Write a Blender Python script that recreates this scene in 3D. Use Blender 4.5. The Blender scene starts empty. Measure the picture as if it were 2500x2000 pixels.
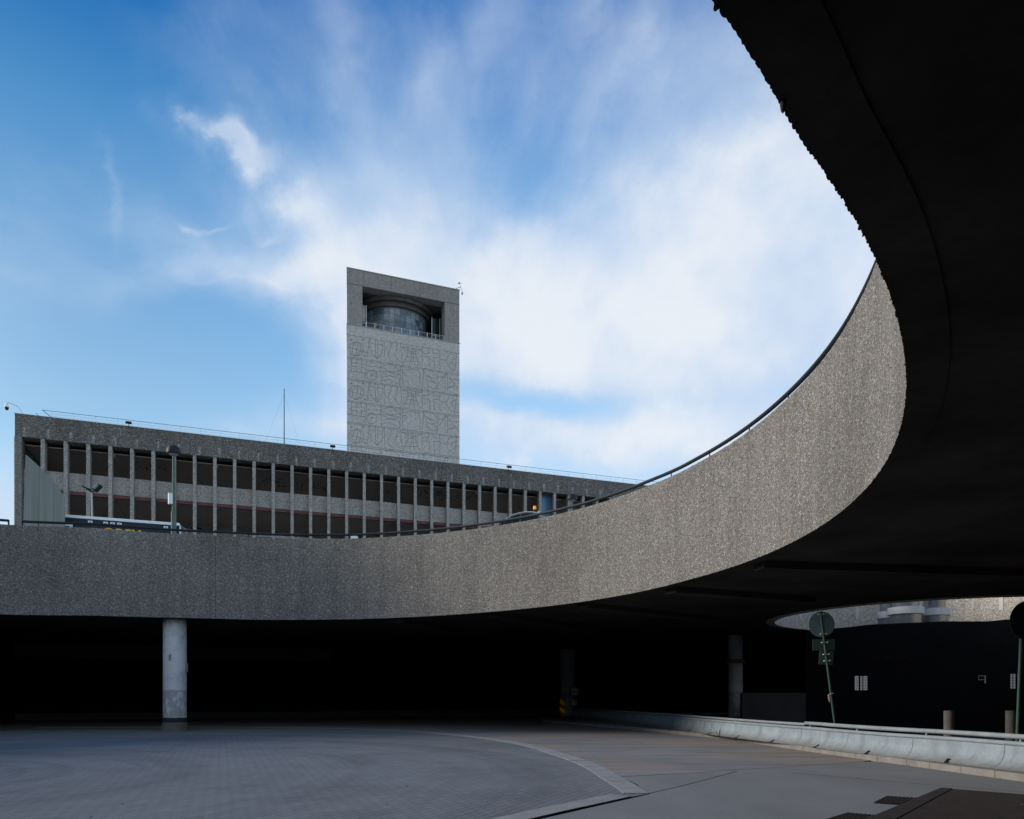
import bpy, bmesh, math, random
from mathutils import Vector, Matrix, noise as mnoise
C = bpy.data.collections.new('place'); bpy.context.scene.collection.children.link(C)
SC = bpy.context.scene
R = math.radians
random.seed(7)

# ------------------------------------------------------------------ camera
CAMZ = 1.6
cam = bpy.data.cameras.new('camera'); camo = bpy.data.objects.new('camera', cam); C.objects.link(camo)
camo.location = (0, 0, CAMZ); camo.rotation_euler = (R(90), 0, 0)
cam.sensor_width = 36; cam.lens = 1850/2500*36; cam.shift_y = 700/2500
cam.clip_start = 0.05; cam.clip_end = 3000
SC.camera = camo
SC.view_settings.view_transform = 'Standard'; SC.view_settings.look = 'None'
SC.view_settings.gamma = 1; SC.view_settings.exposure = 0.0

def U(x): return (x-1250)/1850          # reference direction (east / north) of a sight line
def V(y): return (1700-y)/1850          # reference direction (up / north)

# ------------------------------------------------------------------ sky
SUN_EL, SUN_AZ, REAR = 24, -84, 1.0                 # azimuth from north (+Y), negative = west
w = bpy.data.worlds.new('World'); SC.world = w; w.use_nodes = True
nt = w.node_tree; nt.nodes.clear()
def N(t, **k):
    n = nt.nodes.new(t)
    for a, v in k.items(): setattr(n, a, v)
    return n
def mth(op, a, b=None, c=None, clamp=False):
    n = N('ShaderNodeMath', operation=op); n.use_clamp = clamp
    for i, v in enumerate((a, b, c)):
        if v is None: continue
        if isinstance(v, (int, float)): n.inputs[i].default_value = v
        else: nt.links.new(v, n.inputs[i])
    return n.outputs[0]
sky = N('ShaderNodeTexSky', sky_type='NISHITA', sun_disc=False)
sky.sun_elevation = R(SUN_EL); sky.sun_rotation = R(SUN_AZ)
sky.altitude = 0; sky.air_density = 1.0; sky.dust_density = 0.3; sky.ozone_density = 2.0
tc = N('ShaderNodeTexCoord'); sp = N('ShaderNodeSeparateXYZ'); nt.links.new(tc.outputs['Generated'], sp.inputs[0])
sx, sy, sz = sp.outputs
ay = mth('ADD', mth('ABSOLUTE', sy), 0.02)
u = mth('DIVIDE', sx, ay); v = mth('DIVIDE', sz, ay)
# soft warp so that cloud edges are never clean
cb = N('ShaderNodeCombineXYZ'); nt.links.new(u, cb.inputs[0]); nt.links.new(v, cb.inputs[1])
wn = N('ShaderNodeTexNoise'); wn.inputs['Scale'].default_value = 3.2; wn.inputs['Detail'].default_value = 7; wn.inputs['Roughness'].default_value = .58
nt.links.new(cb.outputs[0], wn.inputs['Vector'])
wsp = N('ShaderNodeSeparateColor'); nt.links.new(wn.outputs['Color'], wsp.inputs[0])
uw = mth('ADD', u, mth('MULTIPLY', mth('SUBTRACT', wsp.outputs[0], .5), .26))
vw = mth('ADD', v, mth('MULTIPLY', mth('SUBTRACT', wsp.outputs[1], .5), .20))
def blob(x, y, rx, ry, ang=0, amp=1, p=1.0, wu=None, wv=None):
    """gaussian patch of cloud centred on a direction; rx, ry in the same units as x, y"""
    a = R(ang); ca, sa = math.cos(a), math.sin(a)
    uu = uw if wu is None else wu; vv = vw if wv is None else wv
    du = mth('SUBTRACT', uu, U(x)); dv = mth('SUBTRACT', vv, V(y))
    p1 = mth('ADD', mth('MULTIPLY', du, ca*1850/rx), mth('MULTIPLY', dv, sa*1850/rx))
    p2 = mth('ADD', mth('MULTIPLY', du, -sa*1850/ry), mth('MULTIPLY', dv, ca*1850/ry))
    d2 = mth('ADD', mth('MULTIPLY', p1, p1), mth('MULTIPLY', p2, p2))
    return mth('MULTIPLY', mth('EXPONENT', mth('MULTIPLY', d2, -1.0)), amp)
def total(bl):
    s = bl[0]
    for b in bl[1:]: s = mth('ADD', s, b)
    return s
veil = total([
    blob(1700, 760, 640, 330, 0, 1.05), blob(2050, 420, 420, 420, 0, .62), blob(1250, 800, 420, 190, 0, .75),
    blob(900, 830, 150, 230, 0, .75), blob(760, 540, 150, 110, -40, .42), blob(620, 700, 330, 60, 3, .50),
    blob(520, 620, 260, 60, -22, .22), blob(1560, 1110, 560, 110, -2, .75), blob(850, 1080, 420, 60, 0, .45),
    blob(1150, 150, 110, 520, -20, .26), blob(880, 330, 70, 380, 6, .20), blob(1650, 150, 420, 300, 30, .34),
    blob(150, 780, 330, 320, -30, .22), blob(0, 1240, 260, 110, 0, .85), blob(0, 600, 60, 90, 0, .25),
    blob(1290, 500, 150, 230, 25, -.30), blob(1050, 330, 620, 480, 0, .20), blob(640, 100, 330, 330, 0, .15), blob(1340, 1010, 260, 55, -4, -.75), blob(300, 1000, 500, 160, 0, -.12),
    blob(60, 60, 520, 420, 0, -.30), blob(560, 780, 200, 130, 0, -.12), blob(620, 960, 330, 120, -15, -.16), blob(300, 880, 260, 160, 0, -.12),
])
# fan of cirrus streaks spreading from low in the north-east
fu = mth('SUBTRACT', u, U(1120)); fv = mth('SUBTRACT', v, V(1010))
ang = mth('ARCTAN2', fv, fu); rad = mth('SQRT', mth('ADD', mth('MULTIPLY', fu, fu), mth('MULTIPLY', fv, fv)))
fc = N('ShaderNodeCombineXYZ')
nt.links.new(mth('ADD', mth('MULTIPLY', ang, 3.0), mth('MULTIPLY', wsp.outputs[0], .9)), fc.inputs[0])
nt.links.new(mth('MULTIPLY', rad, 1.3), fc.inputs[1]); nt.links.new(mth('MULTIPLY', wsp.outputs[1], .5), fc.inputs[2])
fn = N('ShaderNodeTexNoise'); fn.inputs['Scale'].default_value = 1.5; fn.inputs['Detail'].default_value = 5; fn.inputs['Roughness'].default_value = .5
nt.links.new(fc.outputs[0], fn.inputs['Vector'])
streak = mth('MULTIPLY', mth('SUBTRACT', fn.outputs[0], .5), .9)
# finer texture
dn = N('ShaderNodeTexNoise'); dn.inputs['Scale'].default_value = 6.5; dn.inputs['Detail'].default_value = 9; dn.inputs['Roughness'].default_value = .6
nt.links.new(cb.outputs[0], dn.inputs['Vector'])
fine = mth('SUBTRACT', dn.outputs[0], .5)
fr_ = N('ShaderNodeMapRange', interpolation_type='SMOOTHSTEP'); nt.links.new(rad, fr_.inputs[0]); fr_.inputs[1].default_value = .12; fr_.inputs[2].default_value = .38
veil = mth('ADD', veil, mth('MULTIPLY', mth('MULTIPLY', streak, fr_.outputs[0]), .58))
fc2 = N('ShaderNodeCombineXYZ'); nt.links.new(mth('ADD', mth('MULTIPLY', ang, 5.0), mth('MULTIPLY', wsp.outputs[0], 3.0)), fc2.inputs[0]); nt.links.new(mth('ADD', mth('MULTIPLY', rad, 3.4), mth('MULTIPLY', wsp.outputs[1], 2.0)), fc2.inputs[1])
cn = N('ShaderNodeTexNoise'); cn.inputs['Scale'].default_value = 1.6; cn.inputs['Detail'].default_value = 8; cn.inputs['Roughness'].default_value = .62; nt.links.new(fc2.outputs[0], cn.inputs['Vector'])
veil = mth('ADD', veil, mth('MULTIPLY', mth('MULTIPLY', mth('SUBTRACT', cn.outputs[0], .5), fr_.outputs[0]), .26))
veil = mth('ADD', veil, mth('MULTIPLY', fine, mth('ADD', .12, mth('MULTIPLY', veil, .28))))
# small crisp tufts
uf = mth('ADD', u, mth('MULTIPLY', fine, .16)); dn2 = N('ShaderNodeTexNoise'); dn2.inputs['Scale'].default_value = 9; dn2.inputs['Detail'].default_value = 9
cb2 = N('ShaderNodeCombineXYZ'); nt.links.new(v, cb2.inputs[0]); nt.links.new(u, cb2.inputs[1]); nt.links.new(cb2.outputs[0], dn2.inputs['Vector'])
vf = mth('ADD', v, mth('MULTIPLY', mth('SUBTRACT', dn2.outputs[0], .5), .14))
tuft = total([blob(530, 355, 105, 36, -32, 1.7, wu=uf, wv=vf), blob(625, 425, 90, 42, -38, 1.3, wu=uf, wv=vf),
              blob(282, 490, 22, 105, 10, .8, wu=uf, wv=vf), blob(510, 560, 60, 9, -30, .5, wu=uf, wv=vf),
              blob(750, 530, 60, 36, 20, .75, wu=uf, wv=vf), blob(670, 590, 26, 14, 0, .7, wu=uf, wv=vf),
              blob(640, 395, 50, 18, -20, .5, wu=uf, wv=vf), blob(1830, 380, 160, 60, 20, .35, wu=uf, wv=vf),
              blob(620, 1055, 45, 18, -20, .7, wu=uf, wv=vf), blob(790, 1065, 90, 26, 0, .6, wu=uf, wv=vf),
              blob(690, 1045, 40, 18, 0, .5, wu=uf, wv=vf), blob(1420, 1125, 170, 26, 4, .6, wu=uf, wv=vf), blob(470, 545, 26, 8, -30, .7, wu=uf, wv=vf), blob(560, 575, 30, 9, -12, .6, wu=uf, wv=vf), blob(480, 300, 30, 14, -10, .8, wu=uf, wv=vf), blob(460, 700, 60, 26, -35, .5, wu=uf, wv=vf), blob(620, 720, 150, 16, 2, .5, wu=uf, wv=vf)])
tn = mth('MULTIPLY', tuft, mth('ADD', .55, mth('MULTIPLY', fine, 2.2)), clamp=True)
rc_ = N('ShaderNodeMapRange', interpolation_type='SMOOTHSTEP'); nt.links.new(sy, rc_.inputs[0]); rc_.inputs[1].default_value = .15; rc_.inputs[2].default_value = -.3; rc_.inputs[3].default_value = 0; rc_.inputs[4].default_value = .6  # extra cloud added in the unseen sky behind, to whiten its light
cover = mth('ADD', mth('ADD', mth('MULTIPLY', veil, 1.0), mth('MULTIPLY', tn, .55)), rc_.outputs[0])
mr = N('ShaderNodeMapRange', interpolation_type='SMOOTHSTEP'); nt.links.new(cover, mr.inputs[0])
mr.inputs[1].default_value = -.12; mr.inputs[2].default_value = 1.12; mr.inputs[3].default_value = 0; mr.inputs[4].default_value = .92
# clear-air colour: the sky model graded towards the deeper blue of the photograph
hs = N('ShaderNodeHueSaturation'); hs.inputs['Saturation'].default_value = 1.0; hs.inputs['Value'].default_value = 2.0
tr_ = N('ShaderNodeValToRGB'); nt.links.new(sz, tr_.inputs[0]); e = tr_.color_ramp.elements; tr_.color_ramp.interpolation = 'B_SPLINE'
while len(e) < 5: e.new(.5)
for q, (p_, c_) in zip(e, ((.0, (1.05, 1.05, .9)), (.22, (.98, 1.0, .9)), (.40, (.82, .95, .91)), (.56, (.34, .77, .91)), (.66, (.01, .36, .68)))): q.position = p_; q.color = (*c_, 1)
az_ = N('ShaderNodeMapRange', interpolation_type='SMOOTHSTEP'); nt.links.new(sx, az_.inputs[0])
az_.inputs[1].default_value = -.55; az_.inputs[2].default_value = .12; az_.inputs[3].default_value = .86; az_.inputs[4].default_value = 1.5
rear = N('ShaderNodeMapRange', interpolation_type='SMOOTHSTEP'); nt.links.new(sy, rear.inputs[0])   # gain on the unseen sky behind the viewer, added to light the fronts
rear.inputs[1].default_value = .35; rear.inputs[2].default_value = -.5; rear.inputs[3].default_value = 1.0; rear.inputs[4].default_value = REAR
tint = N('ShaderNodeMixRGB', blend_type='MULTIPLY'); tint.inputs[0].default_value = 1; nt.links.new(tr_.outputs[0], tint.inputs[2])
nt.links.new(sky.outputs[0], tint.inputs[1]); nt.links.new(tint.outputs[0], hs.inputs['Color']); nt.links.new(mth('MULTIPLY', az_.outputs[0], 2.0), hs.inputs['Value'])
mx = N('ShaderNodeMixRGB'); nt.links.new(mr.outputs[0], mx.inputs[0]); nt.links.new(hs.outputs[0], mx.inputs[1])
SKY_STR = 0.10
CL = [c/SKY_STR for c in (.86, .895, .94)]; CT = [c/SKY_STR for c in (.60, .72, .90)]
cs_ = N('ShaderNodeMapRange', interpolation_type='SMOOTHSTEP'); nt.links.new(mth('ADD', cover, mth('ADD', mth('MULTIPLY', fine, 1.6), mth('MULTIPLY', mth('SUBTRACT', wn.outputs['Fac'], .5), 2.2))), cs_.inputs[0]); cs_.inputs[1].default_value = .35; cs_.inputs[2].default_value = 1.75
cm_ = N('ShaderNodeMixRGB'); nt.links.new(cs_.outputs[0], cm_.inputs[0]); cm_.inputs[1].default_value = (*CT, 1); cm_.inputs[2].default_value = (*CL, 1); nt.links.new(cm_.outputs[0], mx.inputs[2])
bg = N('ShaderNodeBackground'); bg.inputs['Strength'].default_value = SKY_STR
vm = N('ShaderNodeVectorMath', operation='SCALE'); nt.links.new(mx.outputs[0], vm.inputs[0]); nt.links.new(rear.outputs[0], vm.inputs['Scale']); nt.links.new(vm.outputs[0], bg.inputs[0]); wo = N('ShaderNodeOutputWorld'); nt.links.new(bg.outputs[0], wo.inputs[0])

# ------------------------------------------------------------------ sun, behind thin cloud low in the west
sl = bpy.data.lights.new('sun', 'SUN'); so = bpy.data.objects.new('sun', sl); C.objects.link(so)
sl.energy = 3.4; sl.angle = R(22); sl.color = (1.0, .90, .78)
sd = Vector((math.sin(R(SUN_AZ))*math.cos(R(SUN_EL)), math.cos(R(SUN_AZ))*math.cos(R(SUN_EL)), math.sin(R(SUN_EL))))
so.rotation_euler = sd.to_track_quat('Z', 'Y').to_euler(); so.location = (-40, 10, 40)

# ------------------------------------------------------------------ materials
def mat(name, color=(.3,.3,.3), rough=.8, metal=0, spec=.3):
    m = bpy.data.materials.new(name); m.use_nodes = True
    b = m.node_tree.nodes['Principled BSDF']
    b.inputs['Base Color'].default_value = (*color, 1); b.inputs['Roughness'].default_value = rough
    b.inputs['Metallic'].default_value = metal; b.inputs['Specular IOR Level'].default_value = spec
    return m
class G:
    """small node-graph helper"""
    def __init__(s, m): s.m = m; s.t = m.node_tree; s.b = s.t.nodes['Principled BSDF']; s.tc = s.t.nodes.new('ShaderNodeTexCoord').outputs['Object']
    def n(s, t, **k):
        x = s.t.nodes.new(t)
        for a, v in k.items(): setattr(x, a, v)
        return x
    def l(s, a, b): s.t.links.new(a, b)
    def map(s, scale=(1,1,1), rot=(0,0,0), loc=(0,0,0), src=None):
        x = s.n('ShaderNodeMapping'); s.l(src or s.tc, x.inputs[0])
        x.inputs['Scale'].default_value = scale; x.inputs['Rotation'].default_value = rot; x.inputs['Location'].default_value = loc
        return x.outputs[0]
    def noise(s, scale, detail=4, rough=.55, src=None):
        x = s.n('ShaderNodeTexNoise'); x.inputs['Scale'].default_value = scale; x.inputs['Detail'].default_value = detail; x.inputs['Roughness'].default_value = rough
        s.l(src or s.tc, x.inputs['Vector']); return x.outputs[0]
    def vor(s, scale, feature='F1', src=None, out='Distance'):
        x = s.n('ShaderNodeTexVoronoi', feature=feature); x.inputs['Scale'].default_value = scale
        s.l(src or s.tc, x.inputs['Vector']); return x.outputs[out]
    def ramp(s, f, pts):
        x = s.n('ShaderNodeValToRGB'); s.l(f, x.inputs[0]); e = x.color_ramp.elements
        while len(e) < len(pts): e.new(.5)
        for i, (p, c) in enumerate(pts):
            e[i].position = p; e[i].color = (*c, 1) if len(c) == 3 else c
        return x.outputs[0]
    def mix(s, a, b, f, mode='MIX'):
        x = s.n('ShaderNodeMixRGB', blend_type=mode)
        for i, v in enumerate((f, a, b)):
            if isinstance(v, (int, float)): x.inputs[i].default_value = v
            elif isinstance(v, tuple): x.inputs[i].default_value = (*v, 1)
            else: s.l(v, x.inputs[i])
        return x.outputs[0]
    def math(s, op, a, b=0, clamp=False):
        x = s.n('ShaderNodeMath', operation=op); x.use_clamp = clamp
        for i, v in enumerate((a, b)):
            if isinstance(v, (int, float)): x.inputs[i].default_value = v
            else: s.l(v, x.inputs[i])
        return x.outputs[0]
    def bump(s, h, strength=.3, dist=.02):
        x = s.n('ShaderNodeBump'); x.inputs['Strength'].default_value = strength; x.inputs['Distance'].default_value = dist
        s.l(h, x.inputs['Height']); s.l(x.outputs[0], s.b.inputs['Normal'])
    def color(s, c): s.l(c, s.b.inputs['Base Color'])
g3 = lambda v: (v, v, v)

def aggregate(name, dark, mid, light, scale=26, stain=.35, bump=.8, streaky=True, big=.6):
    """exposed pebble concrete"""
    m = mat(name, rough=.9, spec=.15); g = G(m)
    cell = g.vor(scale, out='Color'); sep = g.n('ShaderNodeSeparateColor'); g.l(cell, sep.inputs[0])
    c = g.ramp(sep.outputs[0], [(0, dark), (.45, mid), (.82, mid), (1, light)])
    warm = g.ramp(sep.outputs[1], [(0, (1.10, 1.0, .90)), (.5, (1, 1, 1)), (1, (.93, 1.0, 1.07))])
    c = g.mix(c, warm, 1, 'MULTIPLY')
    gap = g.ramp(g.vor(scale, 'DISTANCE_TO_EDGE'), [(0, g3(.42)), (.22, g3(1))])
    c = g.mix(c, gap, .75, 'MULTIPLY')
    c2 = g.ramp(g.noise(scale*.33, 3, .7), [(.3, g3(.78)), (.7, g3(1.22))]); c = g.mix(c, c2, .7, 'MULTIPLY')
    st = g.ramp(g.noise(.22, 6, .65), [(.3, g3(.72)), (.5, g3(1.0)), (.72, g3(1.14))]); c = g.mix(c, st, stain*1.6 if stain*1.6 < 1 else 1, 'MULTIPLY')
    if streaky:
        s1 = g.ramp(g.noise(1, 5, .6, g.map((2.2, 2.2, .13))), [(.36, g3(.74)), (.52, g3(1)), (.72, g3(1.08))]); c = g.mix(c, s1, stain, 'MULTIPLY')
    g.color(c)
    h = g.math('ADD', g.vor(scale), g.math('MULTIPLY', g.noise(scale*.5, 3), big))
    g.bump(h, bump, .035); return m
M = {}
M['ramp'] = aggregate('pebble_concrete', g3(.13), (.30, .277, .25), g3(.55), 32, .55, .8)
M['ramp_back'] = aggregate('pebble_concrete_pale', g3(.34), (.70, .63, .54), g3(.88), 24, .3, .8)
M['facade'] = aggregate('facade_concrete', g3(.13), (.285, .268, .245), g3(.48), 24, .45, .8)
M['pier'] = aggregate('pier_concrete', g3(.2), (.46, .43, .39), g3(.68), 22, .2, .7)
M['spandrel'] = aggregate('spandrel_concrete', g3(.28), (.56, .545, .51), g3(.74), 22, .25, .6)
M['tower'] = aggregate('tower_concrete', g3(.54), (.65, .62, .58), g3(.70), 12, .15, .3)
M['tower_frame'] = aggregate('tower_frame_concrete', g3(.31), (.38, .35, .32), g3(.43), 12, .3, .4)

def mottled(name, a, b, scale=1.2, rough=.85, bump=.15, bscale=40, detail=6, spec=.25):
    m = mat(name, a, rough, spec=spec); g = G(m)
    c = g.mix(a, b, g.ramp(g.noise(scale, detail, .6), [(.32, g3(0)), (.68, g3(1))]))
    f = g.ramp(g.noise(bscale, 3, .6), [(.3, g3(.85)), (.7, g3(1.12))]); c = g.mix(c, f, .8, 'MULTIPLY')
    g.color(c); g.bump(g.noise(bscale, 4, .6), bump, .01); return m
M['soffit'] = mottled('shade_dark_concrete', (.012, .012, .013), (.050, .043, .038), .42, .95, .6, 7)  # near black: deep shade under the deck is put into the colour
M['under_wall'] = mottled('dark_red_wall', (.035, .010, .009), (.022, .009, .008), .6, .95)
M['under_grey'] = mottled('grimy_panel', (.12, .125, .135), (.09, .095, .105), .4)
M['black_wall'] = mottled('shade_black_concrete', (.008, .008, .009), (.012, .012, .014), .6, .95)  # under-deck shade painted into the wall colour
M['low_wall'] = mottled('low_wall_concrete', (.07, .07, .07), (.05, .05, .052), 1)
M['asphalt_red'] = mottled('warm_asphalt', (.27, .245, .235), (.21, .198, .194), .30, .9, .35, 60)
g = G(M['asphalt_red']); b0 = g.b.inputs['Base Color'].links[0].from_socket
c = g.mix(b0, g.ramp(g.noise(1, 6, .62, g.map((.28, 1.7, 1), (0, 0, R(-35)))), [(.34, g3(.74)), (.52, g3(1)), (.72, g3(1.12))]), .9, 'MULTIPLY')
c = g.mix(c, g.ramp(g.noise(.16, 3, .5), [(.46, (.86, .93, 1.02)), (.54, (1.04, 1, .97))]), .9, 'MULTIPLY'); g.color(c)
M['asphalt'] = mottled('ground_asphalt', (.10, .10, .105), (.075, .075, .08), .3, .92, .35, 60)
M['granite'] = mottled('granite_kerb', (.31, .315, .325), (.23, .235, .245), 1.7, .8, .2, 70)
M['kerb'] = mottled('concrete_kerb', (.28, .26, .245), (.19, .18, .17), 2.2, .9, .3, 40)
M['deck_top'] = mottled('deck_asphalt', (.34, .335, .33), (.26, .26, .26), .5)
M['black'] = mat('black_paint', (.012, .016, .022), .6, spec=.3)
M['joint'] = mat('dark_joint', (.03, .032, .035), .9)
M['galv'] = mottled('galvanised_steel', (.31, .37, .41), (.22, .265, .30), 1.4, .5, .08, 30)
g = G(M['galv']); b0 = g.b.inputs['Base Color'].links[0].from_socket; sz_ = g.n('ShaderNodeSeparateXYZ'); g.l(g.tc, sz_.inputs[0])
dz_ = g.n('ShaderNodeMapRange'); g.l(g.math('ADD', sz_.outputs[2], g.math('MULTIPLY', g.noise(1.6, 5, .65), .35)), dz_.inputs[0]); dz_.inputs[1].default_value = .42; dz_.inputs[2].default_value = .12
c = g.mix(b0, (.21, .195, .175), g.math('MULTIPLY', dz_.outputs[0], .8))
c = g.mix(c, g.ramp(g.noise(1, 6, .65, g.map((3.5, 3.5, .5))), [(.33, g3(.70)), (.5, g3(1)), (.74, g3(1.15))]), .8, 'MULTIPLY')
c = g.mix(c, g.ramp(g.vor(4.5), [(.015, (1.35, 1.35, 1.35)), (.05, g3(1))]), .6, 'MULTIPLY'); g.color(c)
M['rail_steel'] = mottled('steel_tube', (.30, .34, .37), (.22, .25, .28), 2.5, .45, .05, 60)
M['green_pole'] = mottled('green_pole_paint', (.10, .16, .13), (.07, .11, .10), 3, .6)
M['green_dark'] = mottled('dark_green_pole_paint', (.055, .10, .085), (.035, .07, .06), 3, .6)
M['sign_back'] = mottled('grey_sign_back', (.24, .34, .36), (.20, .29, .31), 2, .55)
M['sign_green'] = mottled('green_sign_back', (.10, .17, .13), (.08, .14, .11), 2, .6)
M['dull_yellow'] = mottled('dull_yellow_paint', (.28, .17, .05), (.20, .12, .04), 3)
M['bollard'] = mottled('bollard_concrete', (.13, .125, .12), (.09, .088, .085), 3)
M['scrawl'] = mat('faded_spray_paint', (.09, .03, .025), .8)
M['stripe'] = mottled('pale_stripe_concrete', (.66, .63, .58), (.55, .53, .49), 2)
M['vault'] = mottled('vault_plaster', (.14, .125, .115), (.07, .065, .06), .8)
M['white'] = mat('white_paint', (.78, .80, .82), .5)
M['steel_light'] = mat('pale_steel', (.62, .66, .68), .4, .3)
M['grey'] = mat('grey_metal', (.30, .31, .32), .5, .4)
M['rust'] = mottled('rusty_grate_steel', (.042, .032, .030), (.025, .021, .022), 4, .85, .3, 60)
M['navy'] = mat('navy_bus_paint', (.006, .020, .038), .45, spec=.25)
M['yellow'] = mat('yellow_paint', (.80, .42, .02), .5)
M['hazard_yellow'] = mat('hazard_yellow_reflective', (.75, .75, .03), .4)
M['hazard_red'] = mat('hazard_red_reflective', (.45, .02, .02), .4)
M['red_trim'] = mottled('faded_red_trim', (.22, .105, .105), (.17, .085, .085), 2)
M['interior'] = mottled('office_interior', (.80, .72, .68), (.66, .60, .56), .35, .9)
M['interior_wall'] = mottled('office_back_wall', (.70, .64, .60), (.42, .38, .36), .7, .9)
M['soffit_red'] = mat('red_reveal', (.20, .085, .07), .7)
M['amber'] = mat('amber_lens', (.9, .32, .03), .25); M['amber'].node_tree.nodes['Principled BSDF'].inputs['Emission Color'].default_value = (1, .35, .03, 1); M['amber'].node_tree.nodes['Principled BSDF'].inputs['Emission Strength'].default_value = .3
M['car'] = mat('dark_grey_car_paint', (.03, .035, .04), .4, 0, .35)
M['silver'] = mat('silver_trim', (.55, .57, .6), .35, .5)
M['rubber'] = mat('tyre_rubber', (.02, .02, .02), .9)
M['dark_glass'] = mat('dark_vehicle_glass', (.012, .022, .024), .12, spec=.3)
M['ribbon'] = mat('pink_ribbon', (.75, .45, .47), .8)
M['weed'] = mat('weed_green', (.09, .11, .03), .8)

m = mat('paving_blocks', rough=.9, spec=.2); g = G(m); M['paving'] = m
ang_p = R(24)
vec = g.map((1, 1, 1), (0, 0, ang_p + R(90)))
bt = g.n('ShaderNodeTexBrick'); g.l(vec, bt.inputs['Vector']); bt.inputs['Scale'].default_value = 1
bt.inputs['Brick Width'].default_value = .28; bt.inputs['Row Height'].default_value = .14; bt.inputs['Mortar Size'].default_value = .008
bt.inputs['Mortar Smooth'].default_value = .4; bt.offset = .5
bt.inputs['Color1'].default_value = (.192, .208, .222, 1); bt.inputs['Color2'].default_value = (.165, .180, .194, 1); bt.inputs['Mortar'].default_value = (.075, .08, .087, 1)
bt2 = g.ramp(g.noise(.35, 7, .62), [(.3, g3(.80)), (.5, g3(1)), (.72, g3(1.10))]); c = g.mix(bt.outputs[0], bt2, .9, 'MULTIPLY')
dd_ = g.n('ShaderNodeVectorMath', operation='DISTANCE'); g.l(g.tc, dd_.inputs[0]); dd_.inputs[1].default_value = (-13.5, 14.5, 0)
tyre = g.noise(1, 4, .55, g.map((1, 1, 1), src=None)); cv_ = g.n('ShaderNodeCombineXYZ'); g.l(g.math('MULTIPLY', dd_.outputs['Value'], 1.1), cv_.inputs[0]); g.l(g.math('MULTIPLY', g.noise(.12, 2), 3.0), cv_.inputs[1])
c = g.mix(c, g.ramp(g.noise(1.0, 5, .6, cv_.outputs[0]), [(.36, g3(.78)), (.55, g3(1.0)), (.75, g3(1.08))]), .85, 'MULTIPLY')
c = g.mix(c, g.ramp(g.vor(.9), [(.02, g3(.62)), (.07, g3(1))]), .5, 'MULTIPLY')
c = g.mix(c, g.ramp(g.noise(55, 3, .6), [(.3, g3(.80)), (.7, g3(1.18))]), .8, 'MULTIPLY'); g.color(c)
g.bump(g.math('ADD', g.math('MULTIPLY', bt.outputs['Fac'], -1), g.noise(50, 3)), .35, .01)

m = mat('concrete_apron', rough=.88, spec=.22); g = G(m); M['apron'] = m
c = g.mix((.215, .222, .23), (.165, .172, .182), g.ramp(g.noise(.45, 7, .6, g.map((1, .5, 1), (0, 0, .5))), [(.33, g3(0)), (.68, g3(1))]))
c = g.mix(c, g.ramp(g.noise(60, 3, .7), [(.3, g3(.86)), (.7, g3(1.12))]), .8, 'MULTIPLY')
c = g.mix(c, g.ramp(g.vor(2.3), [(.0, g3(.75)), (.05, g3(1))]), .4, 'MULTIPLY'); g.color(c); g.bump(g.noise(45, 4), .3, .01)

m = mat('painted_column', rough=.75, spec=.25); g = G(m); M['column'] = m
sepz = g.n('ShaderNodeSeparateXYZ'); g.l(g.tc, sepz.inputs[0]); z = sepz.outputs[2]
peel = g.ramp(g.math('ADD', g.noise(2.6, 8, .7, g.map((1.2, 1.2, .5))), g.math('MULTIPLY', z, -.10)), [(.29, g3(0)), (.33, g3(1))])
low = g.ramp(g.math('ADD', g.math('MULTIPLY', z, .5), g.math('MULTIPLY', g.noise(3, 3), .06)), [(.965, g3(1)), (.985, g3(0))])   # below ~1.9 m
c = g.mix((.62, .65, .66), (.50, .53, .545), g.noise(1.2, 6, .6, g.map((3, 3, .4))))
c = g.mix(c, g.ramp(g.noise(1.7, 7, .7), [(.36, g3(.62)), (.5, g3(1)), (.7, g3(1.06))]), .75, 'MULTIPLY')
c = g.mix(c, g.ramp(g.vor(3.1), [(.03, g3(.5)), (.07, g3(1))]), .6, 'MULTIPLY')
peeled = g.mix((.22, .235, .25), (.46, .48, .49), g.noise(9, 5, .7))
pf = g.math('MULTIPLY', low, g.ramp(g.noise(3.2, 8, .72, g.map((1.6, 1.6, .7))), [(.44, g3(0)), (.50, g3(1))]))
c = g.mix(c, peeled, pf); g.color(c)

m = mat('timber_boards', rough=.8, spec=.2); g = G(m); M['boards'] = m
wv = g.noise(1, 4, .6, g.map((9, 9, .15))); bd = g.n('ShaderNodeTexWave', wave_type='BANDS', bands_direction='X', wave_profile='SAW'); bd.inputs['Scale'].default_value = 1.15; bd.inputs['Distortion'].default_value = .15; g.l(g.tc, bd.inputs['Vector'])
c = g.mix((.17, .205, .195), (.235, .265, .25), g.ramp(wv, [(.35, g3(0)), (.65, g3(1))]))
c = g.mix(c, g.ramp(bd.outputs[0], [(0, g3(.45)), (.05, g3(1)), (1, g3(.93))]), 1, 'MULTIPLY'); g.color(c)

m = mat('duct_metal', (.55, .57, .60), .30, .8); g = G(m); M['duct'] = m
g.color(g.mix((.26, .27, .28), (.38, .39, .40), g.noise(1, 5, .6, g.map((5, 5, .4)))))
m = mat('duct_collar', (.50, .51, .52), .7, .1); g = G(m); M['collar'] = m
g.color(g.mix((.60, .60, .60), (.78, .78, .77), g.noise(1, 5, .65, g.map((9, 9, .6)))))

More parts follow.
